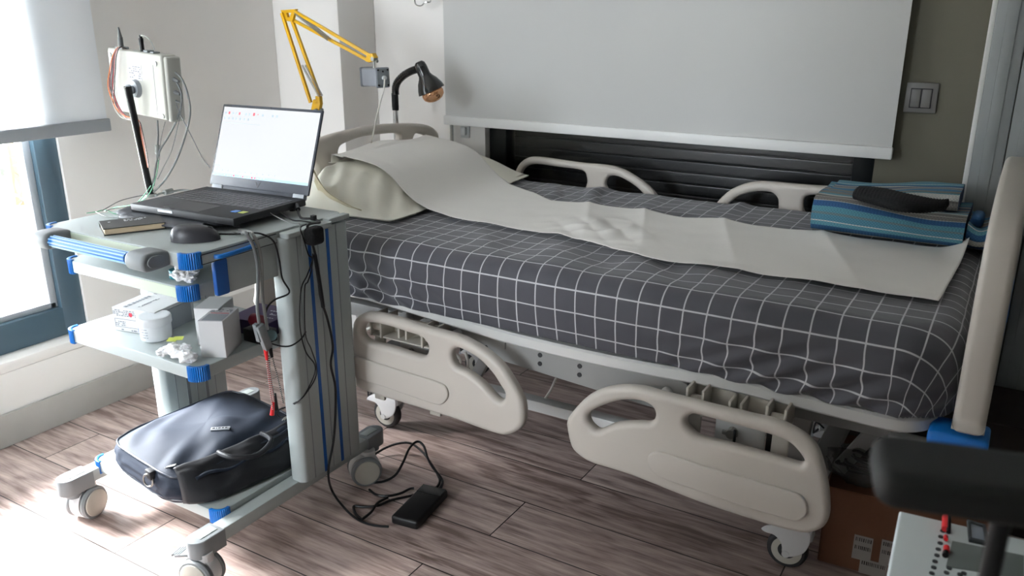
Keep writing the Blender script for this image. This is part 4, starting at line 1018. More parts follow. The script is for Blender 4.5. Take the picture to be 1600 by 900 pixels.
# mouse
ms = thing('computer_mouse', (-1.555, 1.205, ZT), 'dark grey wired computer mouse near the trolley corner', 'mouse')
MM = Matrix.Translation((-1.555, 1.196, ZT)) @ Matrix.Rotation(R(38), 4, 'Z')
def mouse(u, v):
    a = u*2*PI; t = v*PI/2
    x = .054*math.cos(a)*math.cos(t)**.55; y = (.031-.004*math.cos(a))*math.sin(a)*math.cos(t)**.55; z = (.034-.009*math.cos(a)*math.cos(t))*math.sin(t)**.8
    return MM @ Vector((x, y, z))
bm = bm_new(); grid(bm, 48, 16, mouse); bmesh.ops.remove_doubles(bm, verts=bm.verts, dist=5e-5); bmesh.ops.holes_fill(bm, edges=[e for e in bm.edges if e.is_boundary], sides=0); link('mouse_body', bm, M['mouse'], ms, sharp=60)
bm = bm_new(); lathe(bm, [(.002, -.0025), (.009, -.0025), (.0095, 0), (.009, .0025), (.002, .0025)], 20, MM @ T((.032, 0, .0215), rx=PI/2)); link('scroll_wheel', bm, M['black'], ms)
def path_x(pts, X, z=None): return [at_x(a, b, X) for a, b in pts]
XC = -1.432
bm = bm_new(); tube(bm, [MM @ Vector((.052, 0, .012)), Vector((-1.50, 1.262, ZT+.006)), Vector((-1.47, 1.275, ZT+.010))] + path_x([(410, 366), (428, 378), (436, 405), (441, 435), (452, 457), (430, 468), (418, 480), (414, 496)], XC), .0022); link('mouse_cable', bm, M['black'], ms)

# signal cables over the trolley edge with the clip-lead junction
jb = thing('lead_junction', (-1.43, 1.25, .55), 'grey cable junction block hanging beside the trolley with red and black leads', 'cable')
pts = [at_x(413, 530, XC)]
bm = bm_new()
tube(bm, [Vector((-1.53, 1.285, ZT+.004)), Vector((-1.49, 1.272, ZT+.007))] + path_x([(384, 364), (396, 385), (402, 415), (403, 450), (402, 480), (405, 505)], XC), .004)
link('grey_cable', bm, M['grey_cable'], jb)
bm = bm_new(); tube(bm, [Vector((-1.53, 1.300, ZT+.004)), Vector((-1.485, 1.288, ZT+.007))] + path_x([(395, 366), (404, 385), (409, 415), (410, 460), (414, 490), (418, 515)], XC), .004); link('grey_cable', bm, M['grey_cable_light'], jb)
bm = bm_new(); a, b_ = at_x(405, 508, XC), at_x(419, 545, XC); bar(bm, a, b_, .022, .014, .003, Vector((1, 0, 0))); bar(bm, at_x(399, 506, XC-.006), at_x(406, 533, XC-.006), .012, .012, .002, Vector((1, 0, 0))); link('junction_block', bm, M['trolley_dark'], jb)
bm = bm_new(); cyl(bm, at_x(424, 524, XC-.008), at_x(424, 524, XC+.004), .013); link('junction_knob', bm, mat('dull_teal', (.35, .45, .47), .5), jb)
for (p, q, m_, n_) in (((415, 546), (417, 562), 'red', 'red_plug'), ((422, 545), (425, 558), 'black', 'black_plug')):
    bm = bm_new(); cyl(bm, at_x(*p, XC), at_x(*q, XC), .0055, .0035, 12); link(n_, bm, M[m_], jb)
for p0, p1, p2, m_ in (((416, 560), (421, 600), (426, 640), 'twist_red'), ((418, 562), (424, 600), (428, 628), 'twist_red'), ((420, 556), (423, 590), (428, 618), 'twist_black'), ((425, 558), (434, 590), (443, 630), 'twist_black')):
    bm = bm_new(); tube(bm, [at_x(*p0, XC), at_x(*p1, XC-.03), at_x(*p2, XC-.07)], .0018, 6); link('twisted_lead', bm, M[m_], jb)
bm = bm_new(); cyl(bm, at_x(427, 628, XC-.07), at_x(425, 648, XC-.075), .0035, .006, 12); link('red_clip', bm, M['red'], jb)
bm = bm_new(); cyl(bm, at_x(430, 615, XC-.07), at_x(432, 640, XC-.075), .003, .0055, 12); link('black_clip', bm, M['black'], jb)
bm = bm_new(); tube(bm, path_x([(424, 537), (440, 541), (455, 540), (470, 530), (478, 518)], XC+.003), .002); link('branch_cable', bm, M['black'], jb)

# cable bundle that drops from the laptop, cable ties and block
pc = thing('laptop_power_supply', (-1.24, 1.56, 0), 'black laptop power adapter on the floor with its long looping cord', 'power adapter')
a0, a1, a2, a3 = at_z(608, 822), at_z(652, 838), at_z(695, 778), at_z(660, 765)
ac = (at_z(610, 818, .012)+at_z(690, 775, .012))/2
AM = Matrix.Translation((-1.232, 1.560, 0)) @ Matrix.Rotation(R(-76+90), 4, 'Z')
AM = Matrix.Translation((-1.236, 1.562, 0)) @ Matrix.Rotation(R(8), 4, 'Z')
bm = bm_new(); box(bm, -.040, .040, -.087, .087, .001, .027, .007, 3, AM); ad = link('adapter_body', bm, M['black'], pc)
bm = bm_new(); box(bm, -.036, .036, .045, .083, .0265, .0275, 0, 1, AM); link('glossy_inset', bm, mat('gloss_black', (.05, .05, .055), .12), ad)
XP = XC+.004
drop = [LM @ Vector((LW+.012, .205, .007)), LM @ Vector((LW+.030, .185, -.002)), Vector((-1.485, 1.455, .803)), Vector((-1.462, 1.466, .802)), Vector((-1.440, 1.470, .795))] + path_x([(481, 352), (485, 372), (492, 395), (497, 430), (501, 465), (512, 500), (520, 540), (517, 570), (524, 605), (524, 650), (521, 690)], XP)
drop += [at_x(513, 735, XP), at_z(518, 765, .03), at_z(535, 790, .006), at_z(556, 810, .005), at_z(580, 820, .005), at_z(607, 823, .008)]
bm = bm_new(); tube(bm, drop, .0032); link('adapter_cord', bm, M['black'], pc)
bm = bm_new(); cyl(bm, LM @ Vector((LW-.001, .212, .009)), LM @ Vector((LW+.020, .195, .003)), .006); link('power_plug', bm, M['black'], pc)
bm = bm_new(); tube(bm, [at_x(492, 398, XP+.001), at_x(499, 440, XP+.002), at_x(505, 480, XP+.002)], .005); link('cord_sleeve', bm, M['black'], pc)
bm = bm_new(); p_ = at_x(491, 368, XP+.012); box(bm, -.016, .016, -.022, .022, -.022, .022, .010, 4, Matrix.Translation(p_)); link('velcro_wrap', bm, mat('black_velcro', (.04, .04, .045), .9, bump=.8, bscale=300), pc)
bm = bm_new(); p_ = Vector((-1.458, 1.468, .803)); box(bm, -.006, .006, -.006, .006, -.004, .008, .001, 1, Matrix.Translation(p_)); link('cable_tie', bm, M['black'], pc)
def fz(pts, zs): return [at_z(a, b, z) for (a, b), z in zip(pts, zs)]
bm = bm_new()
lp1 = [(578, 715), (600, 701), (622, 693), (642, 693), (660, 706), (672, 722), (683, 740), (687, 752), (680, 763), (660, 770), (640, 775), (610, 782), (590, 790), (568, 792), (553, 791), (556, 803), (566, 812)]
tube(bm, fz(lp1, [.008, .02, .035, .04, .03, .02, .012, .008, .006, .006, .006, .008, .008, .006, .005, .005, .005]), .0036); link('mains_cord', bm, M['black'], pc)
bm = bm_new()
lp2 = [(582, 754), (600, 752), (618, 742), (630, 722), (640, 700), (652, 690), (662, 697), (668, 715), (676, 730), (690, 748), (690, 760), (684, 770)]
tube(bm, fz(lp2, [.006, .008, .02, .05, .07, .075, .065, .04, .025, .012, .012, .014]), .0036); link('mains_cord', bm, M['black'], pc)
bm = bm_new()
lp3 = [(577, 765), (588, 773), (605, 775), (625, 771), (640, 764), (647, 763)]
tube(bm, fz(lp3, [.006, .010, .012, .012, .013, .014]), .0036); link('mains_cord', bm, M['black'], pc)
bm = bm_new()
tube(bm, fz([(565, 812), (580, 800), (590, 786), (606, 777)], [.010, .012, .014, .016]), .0036); link('mains_cord', bm, M['black'], pc)
bm = bm_new(); cyl(bm, at_z(684, 772, .014), at_z(691, 756, .014), .006, .0035); link('figure_eight_plug', bm, M['black'], pc)

ec = thing('sensor_cable', (-1.43, 1.45, .4), 'thin black cable hanging down the trolley column onto the bag', 'cable')
thin = [LM @ Vector((LW-.002, .15, .005)), Vector((-1.492, 1.430, .803)), Vector((-1.470, 1.440, .801)), Vector((-1.445, 1.448, .797))] + path_x([(470, 355), (475, 375), (482, 398), (488, 405), (480, 430), (471, 450), (468, 490), (470, 520), (478, 550), (491, 568), (492, 582), (485, 600), (475, 618), (466, 627)], XP)
thin += [at_x(455, 634, -1.47), at_x(440, 638, -1.50), at_x(433, 645, -1.51), at_x(438, 652, -1.51), at_x(450, 648, -1.51)]
bm = bm_new(); tube(bm, thin, .0017, 6); link('cable', bm, M['black'], ec)
bm = bm_new(); tube(bm, path_x([(489, 396), (487, 420), (481, 440), (476, 452)], XP+.001)+path_x([(477, 520), (486, 545), (494, 570), (493, 590), (480, 612), (468, 625)], XP+.003)+[at_x(445, 637, -1.50), at_x(436, 640, -1.505)], .0017, 6); link('cable', bm, M['black'], ec)

# white USB lead at laptop right
ub = bm_new(); tube(ub, [LM @ Vector((LW-.002, .12, .008)), LM @ Vector((LW+.015, .12, .001)), Vector((-1.475, 1.400, .806)), Vector((-1.452, 1.412, .800))]+path_x([(467, 350), (471, 365), (473, 400)], XP), .0012, 6)
tag(link('usb_cable', ub, M['grey_cable_light']), 'thin grey cable leaving the right side of the laptop', 'cable')

# EEG headbox on its pole
hx = thing('eeg_headbox', (-1.99, 1.40, ZT), 'cream amplifier box on a leaning black pole at the back of the trolley', 'amplifier box')
px0 = at_y(199, 135, 1.405); px1 = at_z(236, 307, ZT)
bm = bm_new(); cyl(bm, px1, px0, .0095, n=16); link('pole', bm, M['black'], hx)
bm = bm_new(); cyl(bm, px1+Vector((0, 0, .0)), px1+Vector((0, 0, .008)), .016); link('pole_foot', bm, M['steel'], hx)
HM = Matrix.Translation(at_y(213, 131, 1.435)) @ Matrix.Rotation(R(-4), 4, 'Z') @ Matrix.Rotation(R(3), 4, 'Y')
# body local: x width .25, y depth (away from camera), z height .165
bw, bh = .245, .165
bm = bm_new(); box(bm, -bw/2, bw/2, 0, .045, -bh/2, bh/2, .006, 3, HM)
bod = link('housing', bm, M['eeg'], hx)
bm = bm_new(); box(bm, bw/2-.006, bw/2+.010, .006, .050, -bh/2-.004, bh/2-.004, .006, 3, HM); box(bm, -bw/2-.008, -bw/2+.004, .006, .050, -bh/2+.002, bh/2+.002, .006, 3, HM); split_link('end_panel', bm, M['eeg'], hx)
bm = bm_new()
for x, z in ((-.108, .066), (.098, .060), (-.100, -.070), (.108, -.072)): cyl(bm, HM @ Vector((x, -.003, z)), HM @ Vector((x, .001, z)), .006, n=14)
split_link('foot_pad', bm, M['white_soft'], bod)
bm = bm_new(); box(bm, -.099, -.0980, -.0004, .0002, -.065, .055, 0, 1, HM); box(bm, .083, .0842, -.0004, .0002, -.072, .055, 0, 1, HM); split_link('panel_groove', bm, M['grey_ink'], bod)
bm = bm_new(); box(bm, -.030, .030, -.0006, .0002, .010, .052, 0, 1, HM); lb_ = link('rating_label', bm, M['white_ink'], bod)
bm = bm_new(); scribble(bm, 6, 5, .052, .034, HM @ Matrix.Translation((0, -.0007, .030)) @ Matrix.Rotation(PI/2, 4, 'X'), 8, .7); link('label_print', bm, M['grey_ink'], lb_)
bm = bm_new(); cyl(bm, HM @ Vector((0, -.012, -.012)), HM @ Vector((0, 0, -.012)), .022, .024, 24); cyl(bm, HM @ Vector((0, -.020, -.016)), HM @ Vector((0, -.010, -.014)), .010); bar(bm, HM @ Vector((0, -.020, -.014)), px0, .014, .014, .003); link('swivel_mount', bm, M['alu'], hx)
# connectors on top and side
bm = bm_new(); cyl(bm, HM @ Vector((-.088, .02, bh/2-.004)), HM @ Vector((-.086, .02, bh/2+.03)), .008, .0065, 14); cyl(bm, HM @ Vector((-.086, .02, bh/2+.03)), HM @ Vector((-.089, .02, bh/2+.055)), .0055, .002, 14); link('grey_connector', bm, M['grey_cable'], hx)
bm = bm_new(); cyl(bm, HM @ Vector((.012, .02, bh/2)), HM @ Vector((.010, .02, bh/2+.034)), .0055, .006, 14); cyl(bm, HM @ Vector((.010, .02, bh/2+.034)), HM @ Vector((.010, .02, bh/2+.042)), .004); link('black_connector', bm, M['black'], hx)
bm = bm_new(); box(bm, -.10, -.065, .01, .03, bh/2, bh/2+.006, .001, 1, HM); box(bm, .03, .05, .01, .03, bh/2, bh/2+.006, .001, 1, HM); box(bm, .06, .075, .01, .03, bh/2, bh/2+.004, .001, 1, HM); link('port_block', bm, M['trolley_dark'], hx)
for k, z in enumerate((.022, -.010, -.032)):
    bm = bm_new(); cyl(bm, HM @ Vector((bw/2+.008, .025, z)), HM @ Vector((bw/2+.030, .025, z-.003)), .006 if k < 2 else .003, .0035 if k < 2 else .002, 12); link('side_plug', bm, M['grey_cable'], hx)
YH = 1.45
def py(pts, Y=YH): return [at_y(a, b, Y) for a, b in pts]
def cable(name, pts, r, m): bm = bm_new(); tube(bm, pts, r, 6); link(name, bm, M[m], hx)
cable('signal_cable', [HM @ Vector((.010, .02, bh/2+.04))]+py([(224, 56), (232, 60), (238, 69), (241, 78)]), .002, 'grey_cable_light')
cable('signal_cable', py([(274, 113), (285, 125), (294, 150), (297, 178), (290, 210), (278, 245), (262, 275), (243, 297), (222, 312)]), .0027, 'grey_cable')
cable('signal_cable', py([(276, 129), (283, 145), (283, 165), (275, 190), (262, 215), (250, 235), (243, 262), (240, 290)]), .0027, 'grey_cable')
cable('signal_cable', py([(277, 144), (283, 152), (283, 172), (277, 200), (268, 235), (255, 262), (246, 280)]), .0012, 'grey_cable')
cable('signal_cable', py([(270, 148), (280, 175), (300, 215), (315, 245), (328, 262)]), .0014, 'grey_cable')
cable('signal_cable', py([(246, 188), (247, 210), (246, 232)]), .0025, 'grey_cable')
cable('signal_cable', py([(246, 236), (244, 260), (240, 280), (236, 300)]), .0022, 'grey_cable')
bm = bm_new(); cyl(bm, at_y(246, 227, YH), at_y(246, 240, YH), .006, n=12); link('ferrite_bead', bm, M['grey_cable_light'], hx)
cable('signal_cable', py([(258, 190), (252, 215), (249, 250)]), .0009, 'grey_cable')
rd = random.Random(5)
for k, m_ in enumerate(('black', 'black', 'red', 'orange', 'black', 'white_cable', 'black', 'grey_cable', 'orange', 'maroon')):
    o = rd.uniform(-3, 3); e = rd.uniform(-3, 5)
    cable('electrode_wire', [HM @ Vector((-.062, .02, bh/2+.002))]+[at_y(186+o*.5, 74, 1.43), at_y(179+o, 88, 1.424), at_y(176+o*1.6, 110, 1.422), at_y(174+o*1.8, 135, 1.422), at_y(178+e, 160, 1.422), at_y(190+e, 180+o*.8, 1.422), at_y(208, 187+o*.6, 1.422), at_y(218, 190, 1.424), at_y(222+o*.5, 210, 1.424), at_y(228+o*.5, 240, 1.424), at_y(232+o*.3, 262, 1.424)], .0013, m_)
cable('electrode_wire', py([(236, 290), (225, 305), (212, 318), (195, 322), (180, 324), (163, 330)], 1.35), .0012, 'green')
cable('electrode_wire', py([(248, 250), (244, 275), (235, 300), (220, 315), (207, 320)], 1.42), .0012, 'green')
# loose leads lying on the trolley top
lo = thing('loose_leads', (-1.95, 1.28, ZT), 'thin green and grey electrode leads lying at the back left of the trolley top', 'cable')
for pts, m_, z in (([(135, 333), (150, 331), (165, 328), (180, 334), (203, 334)], 'green', .002), ([(150, 331), (165, 338), (185, 341), (205, 341)], 'grey_cable', .003), ([(165, 330), (175, 326), (190, 327), (203, 329)], 'grey_cable_light', .004), ([(160, 329), (185, 315), (205, 309), (230, 304)], 'grey_cable', .006)):
    bm = bm_new(); tube(bm, [at_z(a, b, ZT+z) for a, b in pts], .0012, 6); link('lead', bm, M[m_], lo)
# cable with inline bead behind the laptop
bm = bm_new(); tube(bm, [at_z(243, 306, ZT+.012), at_z(252, 302, ZT+.012), at_z(270, 299, ZT+.014), at_z(288, 297, ZT+.012), at_z(310, 300, ZT+.01)], .003, 8)
cyl(bm, at_z(257, 301, ZT+.013), at_z(269, 298, ZT+.014), .0075, n=14)
tag(link('beaded_cable', bm, M['grey_cable_light']), 'light grey cable with a thick bead behind the left of the laptop', 'cable')

# ---------------------------------------------------------------- on the drawer shelf
Z2 = .7085
def cotton(name, blobs, label, seed):
    bm = bm_new()
    for (x, y, z, r, sx) in blobs:
        b = bmesh.new(); bmesh.ops.create_icosphere(b, subdivisions=4, radius=1)
        for v in b.verts:
            n = noise.noise(v.co*1.7+Vector((seed+x*50, y*50, 0)))*.45+noise.noise(v.co*3+Vector((seed, 0, 0)))*.20+noise.noise(v.co*9)*.03
            v.co = Vector((v.co.x*r*sx, v.co.y*r, v.co.z*r*.62))*(1+n)
        merge(bm, b, Matrix.Translation((x, y, z)))
    return tag(link(name, bm, M['cotton'], sharp=180), label, 'cotton wool', 'tufts of cotton wool')
cotton('cotton_wool', [(-1.562, 1.148, Z2+.017, .017, 1.2), (-1.545, 1.165, Z2+.022, .016, 1), (-1.575, 1.160, Z2+.030, .011, 1), (-1.532, 1.150, Z2+.013, .013, 1)], 'small tuft of cotton wool on the upper shelf beside the blue corner cap', 3)
tp = thing('tape_roll', (-1.60, 1.165, Z2), 'small teal tape roll beside the cotton wool on the upper shelf', 'tape')
bm = bm_new(); lathe(bm, [(.012, 0), (.020, 0), (.0205, .001), (.0205, .018), (.020, .019), (.012, .019)], 28, Matrix.Translation((-1.598, 1.172, Z2))); link('tape', bm, M['teal'], tp)
bm = bm_new(); lathe(bm, [(.0105, 0), (.012, 0), (.012, .0185), (.0105, .0185)], 24, Matrix.Translation((-1.598, 1.172, Z2))); link('tape_core', bm, M['black'], tp)

# ---------------------------------------------------------------- on the middle shelf
Z3_ = .5225
wb_ = thing('white_carton', (-1.86, 1.25, Z3_), 'low white carton with black print and a red dot, at the left of the shelf', 'box', 'cartons on the middle shelf')
CM = Matrix.Translation((-1.848, 1.248, Z3_)) @ Matrix.Rotation(R(12), 4, 'Z')
bm = bm_new(); box(bm, -.047, .085, -.065, .075, 0, .062, .001, 1, CM); link('carton', bm, M['card_white'], wb_)
bm = bm_new(); FM = CM @ Matrix.Translation((.0, -.0652, .031)) @ Matrix.Rotation(PI/2, 4, 'X')
scribble(bm, 4, 9, .07, .018, FM @ Matrix.Translation((-.010, .018, 0)), 1); scribble(bm, 3, 5, .03, .014, FM @ Matrix.Translation((-.025, -.010, 0)), 2); scribble(bm, 1, 6, .05, .006, FM @ Matrix.Translation((.0, -.026, 0)), 5)
for a in ((-.042, .04, .0015, .0025), (-.042, .04, -.0195, -.0185)): box(bm, a[0], a[1], a[2], a[3], 0, .0004, 0, 1, FM)
box(bm, -.042, -.041, -.0195, .0025, 0, .0004, 0, 1, FM)
TM = CM @ Matrix.Translation((.02, .0, .0623)); scribble(bm, 1, 9, .11, .020, TM @ Matrix.Rotation(R(90), 4, 'Z') @ Matrix.Translation((0, .035, 0)), 7, .9); scribble(bm, 2, 10, .07, .008, TM @ Matrix.Rotation(R(90), 4, 'Z') @ Matrix.Translation((-.01, .0, 0)), 9)
link('carton_print', bm, M['grey_ink'], wb_)
bm = bm_new(); cyl(bm, FM @ Vector((.010, .016, 0)), FM @ Vector((.010, .016, .0006)), .0058, n=7); link('red_dot', bm, M['red_ink'], wb_)
bm = bm_new(); box(bm, .086, .088, -.04, .06, .0, .055, 0, 1, CM); link('grey_flap', bm, M['card_grey'], wb_)  # thin grey card against the right side of the carton
jr = thing('cream_jar', (-1.742, 1.192, Z3_), 'round white plastic cream jar with a wide screw lid on the shelf', 'jar')
JM = Matrix.Translation((-1.744, 1.194, Z3_)) @ Matrix.Diagonal((1, 1, 1.12, 1))
bm = bm_new(); lathe(bm, [(.002, 0), (.032, 0), (.0355, .003), (.0372, .015), (.0372, .036), (.036, .038), (.002, .038)], 48, JM); jb_ = link('jar_body', bm, M['jar'], jr)
bm = bm_new(); lathe(bm, [(.030, .036), (.0395, .036), (.040, .038), (.040, .050), (.0385, .0535), (.036, .0542), (.030, .0535), (.002, .0535)], 48, JM); link('jar_lid', bm, M['jar'], jr)
bm = bm_new()
for k in range(9):
    a = R(215+k*2.6); p = Vector((math.cos(a), math.sin(a), 0)); zc = .022+.004*math.sin(k*1.6)
    box(bm, -.0006, .0006, -.0007, .0007, -.004, .004, 0, 1, JM @ Matrix.Translation(p*.0374+Vector((0, 0, zc))) @ Matrix.Rotation(a, 4, 'Z') @ Matrix.Rotation(.5*math.sin(k*2), 4, 'X'))
link('blue_logo', bm, M['blue_deep'], jb_)
bm = bm_new()
for r_ in range(4):
    for k in range(16):
        if (k*7+r_*3) % 5 == 0: continue
        a = R(246+k*3.2); p = Vector((math.cos(a), math.sin(a), 0))
        box(bm, -.0004, .0004, -.0008, .0008, -.0008, .0008, 0, 1, JM @ Matrix.Translation(p*.0374+Vector((0, 0, .030-r_*.006))) @ Matrix.Rotation(a, 4, 'Z'))
link('label_text', bm, mat('faint_print', (.66, .68, .71), .6), jb_)

def trapbox(name, pts_front, depth, label, side=None):
    pass
# white box in front right: two cartons side by side
b1 = thing('white_carton', (-1.545, 1.24, Z3_), 'upright white carton with grey printed top, right front of the shelf', 'box', 'cartons on the middle shelf')
GM = Matrix.Translation((-1.545, 1.225, Z3_)) @ Matrix.Rotation(R(27), 4, 'Z')
bm = bm_new(); box(bm, -.030, .030, -.048, .048, 0, .090, .001, 1, GM); link('carton', bm, M['card_white'], b1)
bm = bm_new(); box(bm, -.022, .026, -.044, .0, .0898, .0905, 0, 1, GM); link('grey_panel', bm, M['card_grey'], b1)
bm = bm_new(); scribble(bm, 3, 5, .05, .02, GM @ Matrix.Translation((.0, .022, .0905)) @ Matrix.Rotation(0, 4, 'Z'), 12); link('carton_print', bm, M['grey_ink'], b1)
bm = bm_new(); box(bm, -.02, .024, .004, .0065, .0904, .0909, 0, 1, GM); link('red_line', bm, M['red_ink'], b1)
bm = bm_new(); box(bm, -.0305, -.0300, -.044, -.028, .006, .086, 0, 1, GM); ls = link('side_label', bm, mat('pale_blue_print', (.72, .76, .80), .6), b1)
bm = bm_new(); box(bm, -.0310, -.0304, -.038, -.034, .044, .056, 0, 1, GM @ Matrix.Rotation(.1, 4, 'X')); link('orange_mark', bm, M['orange'], ls)
bm = bm_new(); box(bm, -.0310, -.0304, -.040, -.035, .032, .042, 0, 1, GM @ Matrix.Rotation(-.1, 4, 'X')); link('blue_mark', bm, M['blue_deep'], ls)
b2 = thing('white_carton', (-1.59, 1.30, Z3_), 'plain white carton leaning behind the upright carton, under the blue cap', 'box', 'cartons on the middle shelf')
GM2 = Matrix.Translation((-1.613, 1.262, Z3_)) @ Matrix.Rotation(R(27), 4, 'Z')
bm = bm_new(); box(bm, -.026, .034, -.040, .05, 0, .094, .001, 1, GM2); link('carton', bm, M['card_white'], b2)
cotton('cotton_wool', [(-1.605, 1.142, Z3_+.018, .020, 1.3), (-1.575, 1.135, Z3_+.016, .018, 1.5), (-1.628, 1.128, Z3_+.012, .015, 1), (-1.545, 1.128, Z3_+.015, .018, 1.1), (-1.590, 1.155, Z3_+.02, .014, 1.4)], 'larger loose tuft of cotton wool on the middle shelf front', 11)
bm = bm_new()
for k in range(2): box(bm, -.011, .011, -.008+k*.0008, .008, k*.0016, k*.0016+.0012, .0002, 1, Matrix.Translation((-1.625+k*.009, 1.152+k*.010, Z3_+.034)) @ Matrix.Rotation(.5+k*.1, 4, 'Z') @ Matrix.Rotation(.2, 4, 'X'))
tag(link('sachet', bm, M['sachet']), 'small yellow sachet resting on the cotton wool by the jar', 'sachet')
pb = thing('purple_carton', (-1.58, 1.42, Z3_), 'flat dark purple carton with white lettering by the trolley column', 'box', 'cartons on the middle shelf')
PM = Matrix.Translation((-1.580, 1.385, Z3_)) @ Matrix.Rotation(R(8), 4, 'Z')
bm = bm_new(); box(bm, -.055, .068, -.060, .058, 0, .038, .001, 1, PM); link('carton', bm, M['purple'], pb)
bm = bm_new()
def words(txt, size, mtx):
    cu = bpy.data.curves.new('t', 'FONT'); cu.body = txt; cu.size = size; cu.extrude = .0003; cu.align_x = 'CENTER'; cu.align_y = 'CENTER'
    o = bpy.data.objects.new('t', cu); COL.objects.link(o); me = bpy.data.meshes.new_from_object(o.evaluated_get(bpy.context.evaluated_depsgraph_get()))
    bpy.data.objects.remove(o); b = bmesh.new(); b.from_mesh(me); bpy.data.meshes.remove(me); bmesh.ops.transform(b, matrix=mtx, verts=b.verts); return b
scribble(bm, 1, 4, .035, .008, PM @ Matrix.Translation((.030, .020, .0383)), 3, .9); scribble(bm, 2, 5, .025, .012, PM @ Matrix.Translation((.040, .0, .0383)), 5, .9); scribble(bm, 1, 9, .07, .005, PM @ Matrix.Translation((.02, -.025, .0383)), 6)
link('white_lettering', bm, M['white_ink'], pb)
rl = thing('bandage_roll', (-1.545, 1.33, Z3_), 'dark red bandage roll between the white carton and the purple carton', 'bandage')
bm = bm_new(); p_ = Vector((-1.515, 1.312, Z3_+.047)); lathe(bm, [(.004, -.016), (.014, -.016), (.015, -.014), (.015, .014), (.014, .016), (.004, .016)], 28, Matrix.Translation(p_+Vector((0, 0, .006))) @ Matrix.Rotation(PI/2, 4, 'Y')); link('roll', bm, M['maroon'], rl)
bm = bm_new(); box(bm, -1.545, -1.475, 1.29, 1.335, Z3_+.001, Z3_+.034, .003, 2); tag(link('black_case', bm, M['black']), 'small black case under the dark red roll on the middle shelf', 'case')

# ---------------------------------------------------------------- briefcase on the bottom shelf
bg = thing('laptop_bag', (-1.73, 1.31, .147), 'navy nylon laptop bag lying on the bottom trolley shelf', 'bag')
GB = Matrix.Translation((-1.735, 1.300, .1475)) @ Matrix.Rotation(R(-9), 4, 'Z')
BW, BD, BH = .345, .385, .092
def bag(u, v, part):
    # superellipse outline
    a = u*2*PI; ex = 2/5.5
    cx_ = abs(math.cos(a))**ex*(1 if math.cos(a) > 0 else -1); sy_ = abs(math.sin(a))**ex*(1 if math.sin(a) > 0 else -1)
    if part == 'side':
        h = v; bul = .008*math.sin(PI*h)
        x, y = cx_*(BW/2+bul), sy_*(BD/2+bul); z = h*(.075+.010*(y/BD)+.004*math.sin(a*3))
        nn = .004*N3((x*2, y*2, z*4), 18); r_ = 1+nn/.2
        return GB @ Vector((x*r_, y*r_, z))
    s = 1-v; x, y = cx_*BW/2*s, sy_*BD/2*s; z = .075+.010*(y/BD)+.004*math.sin(a*3)*s
    dome = (1-s**3.0)
    z += .026*dome+.006*N3((x, y, 0), 9)*dome*1.6+.004*math.sin((x*.9+y*.5)*70+4*N3((x, y, 2), 5))*dome*(1-dome)*4
    z += .010*math.exp(-(((x-.02)*.6+(y-.04))/.05)**2)*dome
    return GB @ Vector((x, y, z))
bm = bm_new(); grid(bm, 160, 14, lambda u, v: bag(u, v, 'side')); grid(bm, 160, 46, lambda u, v: bag(u, v, 'top'))
bmesh.ops.remove_doubles(bm, verts=bm.verts, dist=2e-4); bmesh.ops.holes_fill(bm, edges=[e for e in bm.edges if e.is_boundary], sides=0); bmesh.ops.recalc_face_normals(bm, faces=bm.faces)
body = link('bag_body', bm, M['bag'], bg, sharp=180)
bm = bm_new(); tube(bm, [bag(k/80, 1.0, 'side')+Vector((0, 0, .001)) for k in range(80)], .003, 8, 1, True); link('piping', bm, M['piping'], bg)
bm = bm_new(); tube(bm, [bag(k/80, .12, 'side') for k in range(80)], .0022, 6, 1, True); link('piping', bm, M['piping'], bg)
# front pocket hanging at the right side
def pocket(u, v):
    y = -BD/2+.02+u*(BD-.03); t = v
    x = BW/2-.035+(.030+.045*min(1, max(0, u*(1-u))*7)**.6)*math.sin(t*PI/2)+.010*math.sin(u*PI); z = .088-.078*(1-math.cos(t*PI/2))**.9-.012*t+.008*math.sin(u*14+t*3)*math.sin(PI*t)*1.0+.006*N3((u*2, t*2, 1), 3)
    z = max(z, .006); return GB @ Vector((x, y, z))
bm = bm_new(); grid(bm, 60, 24, pocket); link('front_pocket', bm, M['bag_dark'], bg, sharp=180, solid=.003)
bm = bm_new(); tube(bm, [GB @ Vector((BW/2+.012+.014*math.sin(PI*k/12), -BD/2+.05+k*.025, .066+.006*math.sin(k*1.3))) for k in range(13)], .0045, 8); link('pocket_piping', bm, M['bag'], bg)
bm = bm_new(); tube(bm, [GB @ Vector((BW/2-.02, -.06, .092)), GB @ Vector((BW/2+.03, -.055, .094)), GB @ Vector((BW/2+.055, 0, .085)), GB @ Vector((BW/2+.03, .06, .092)), GB @ Vector((BW/2-.02, .065, .094))], .007, 10); link('carry_handle', bm, M['bag_dark'], bg)
NM = GB @ Matrix.Translation((.075, -.005, .1085)) @ Matrix.Rotation(R(48), 4, 'Z')
bm = bm_new(); box(bm, -.024, .024, -.007, .007, -.001, .003, .001, 2, NM); npl = link('name_plate', bm, M['alu'], bg)
bm = bm_new(); scribble(bm, 1, 6, .040, .012, NM @ Matrix.Translation((0, 0, .003)), 2, 1.0, .0006); link('plate_lettering', bm, M['bag_dark'], npl)
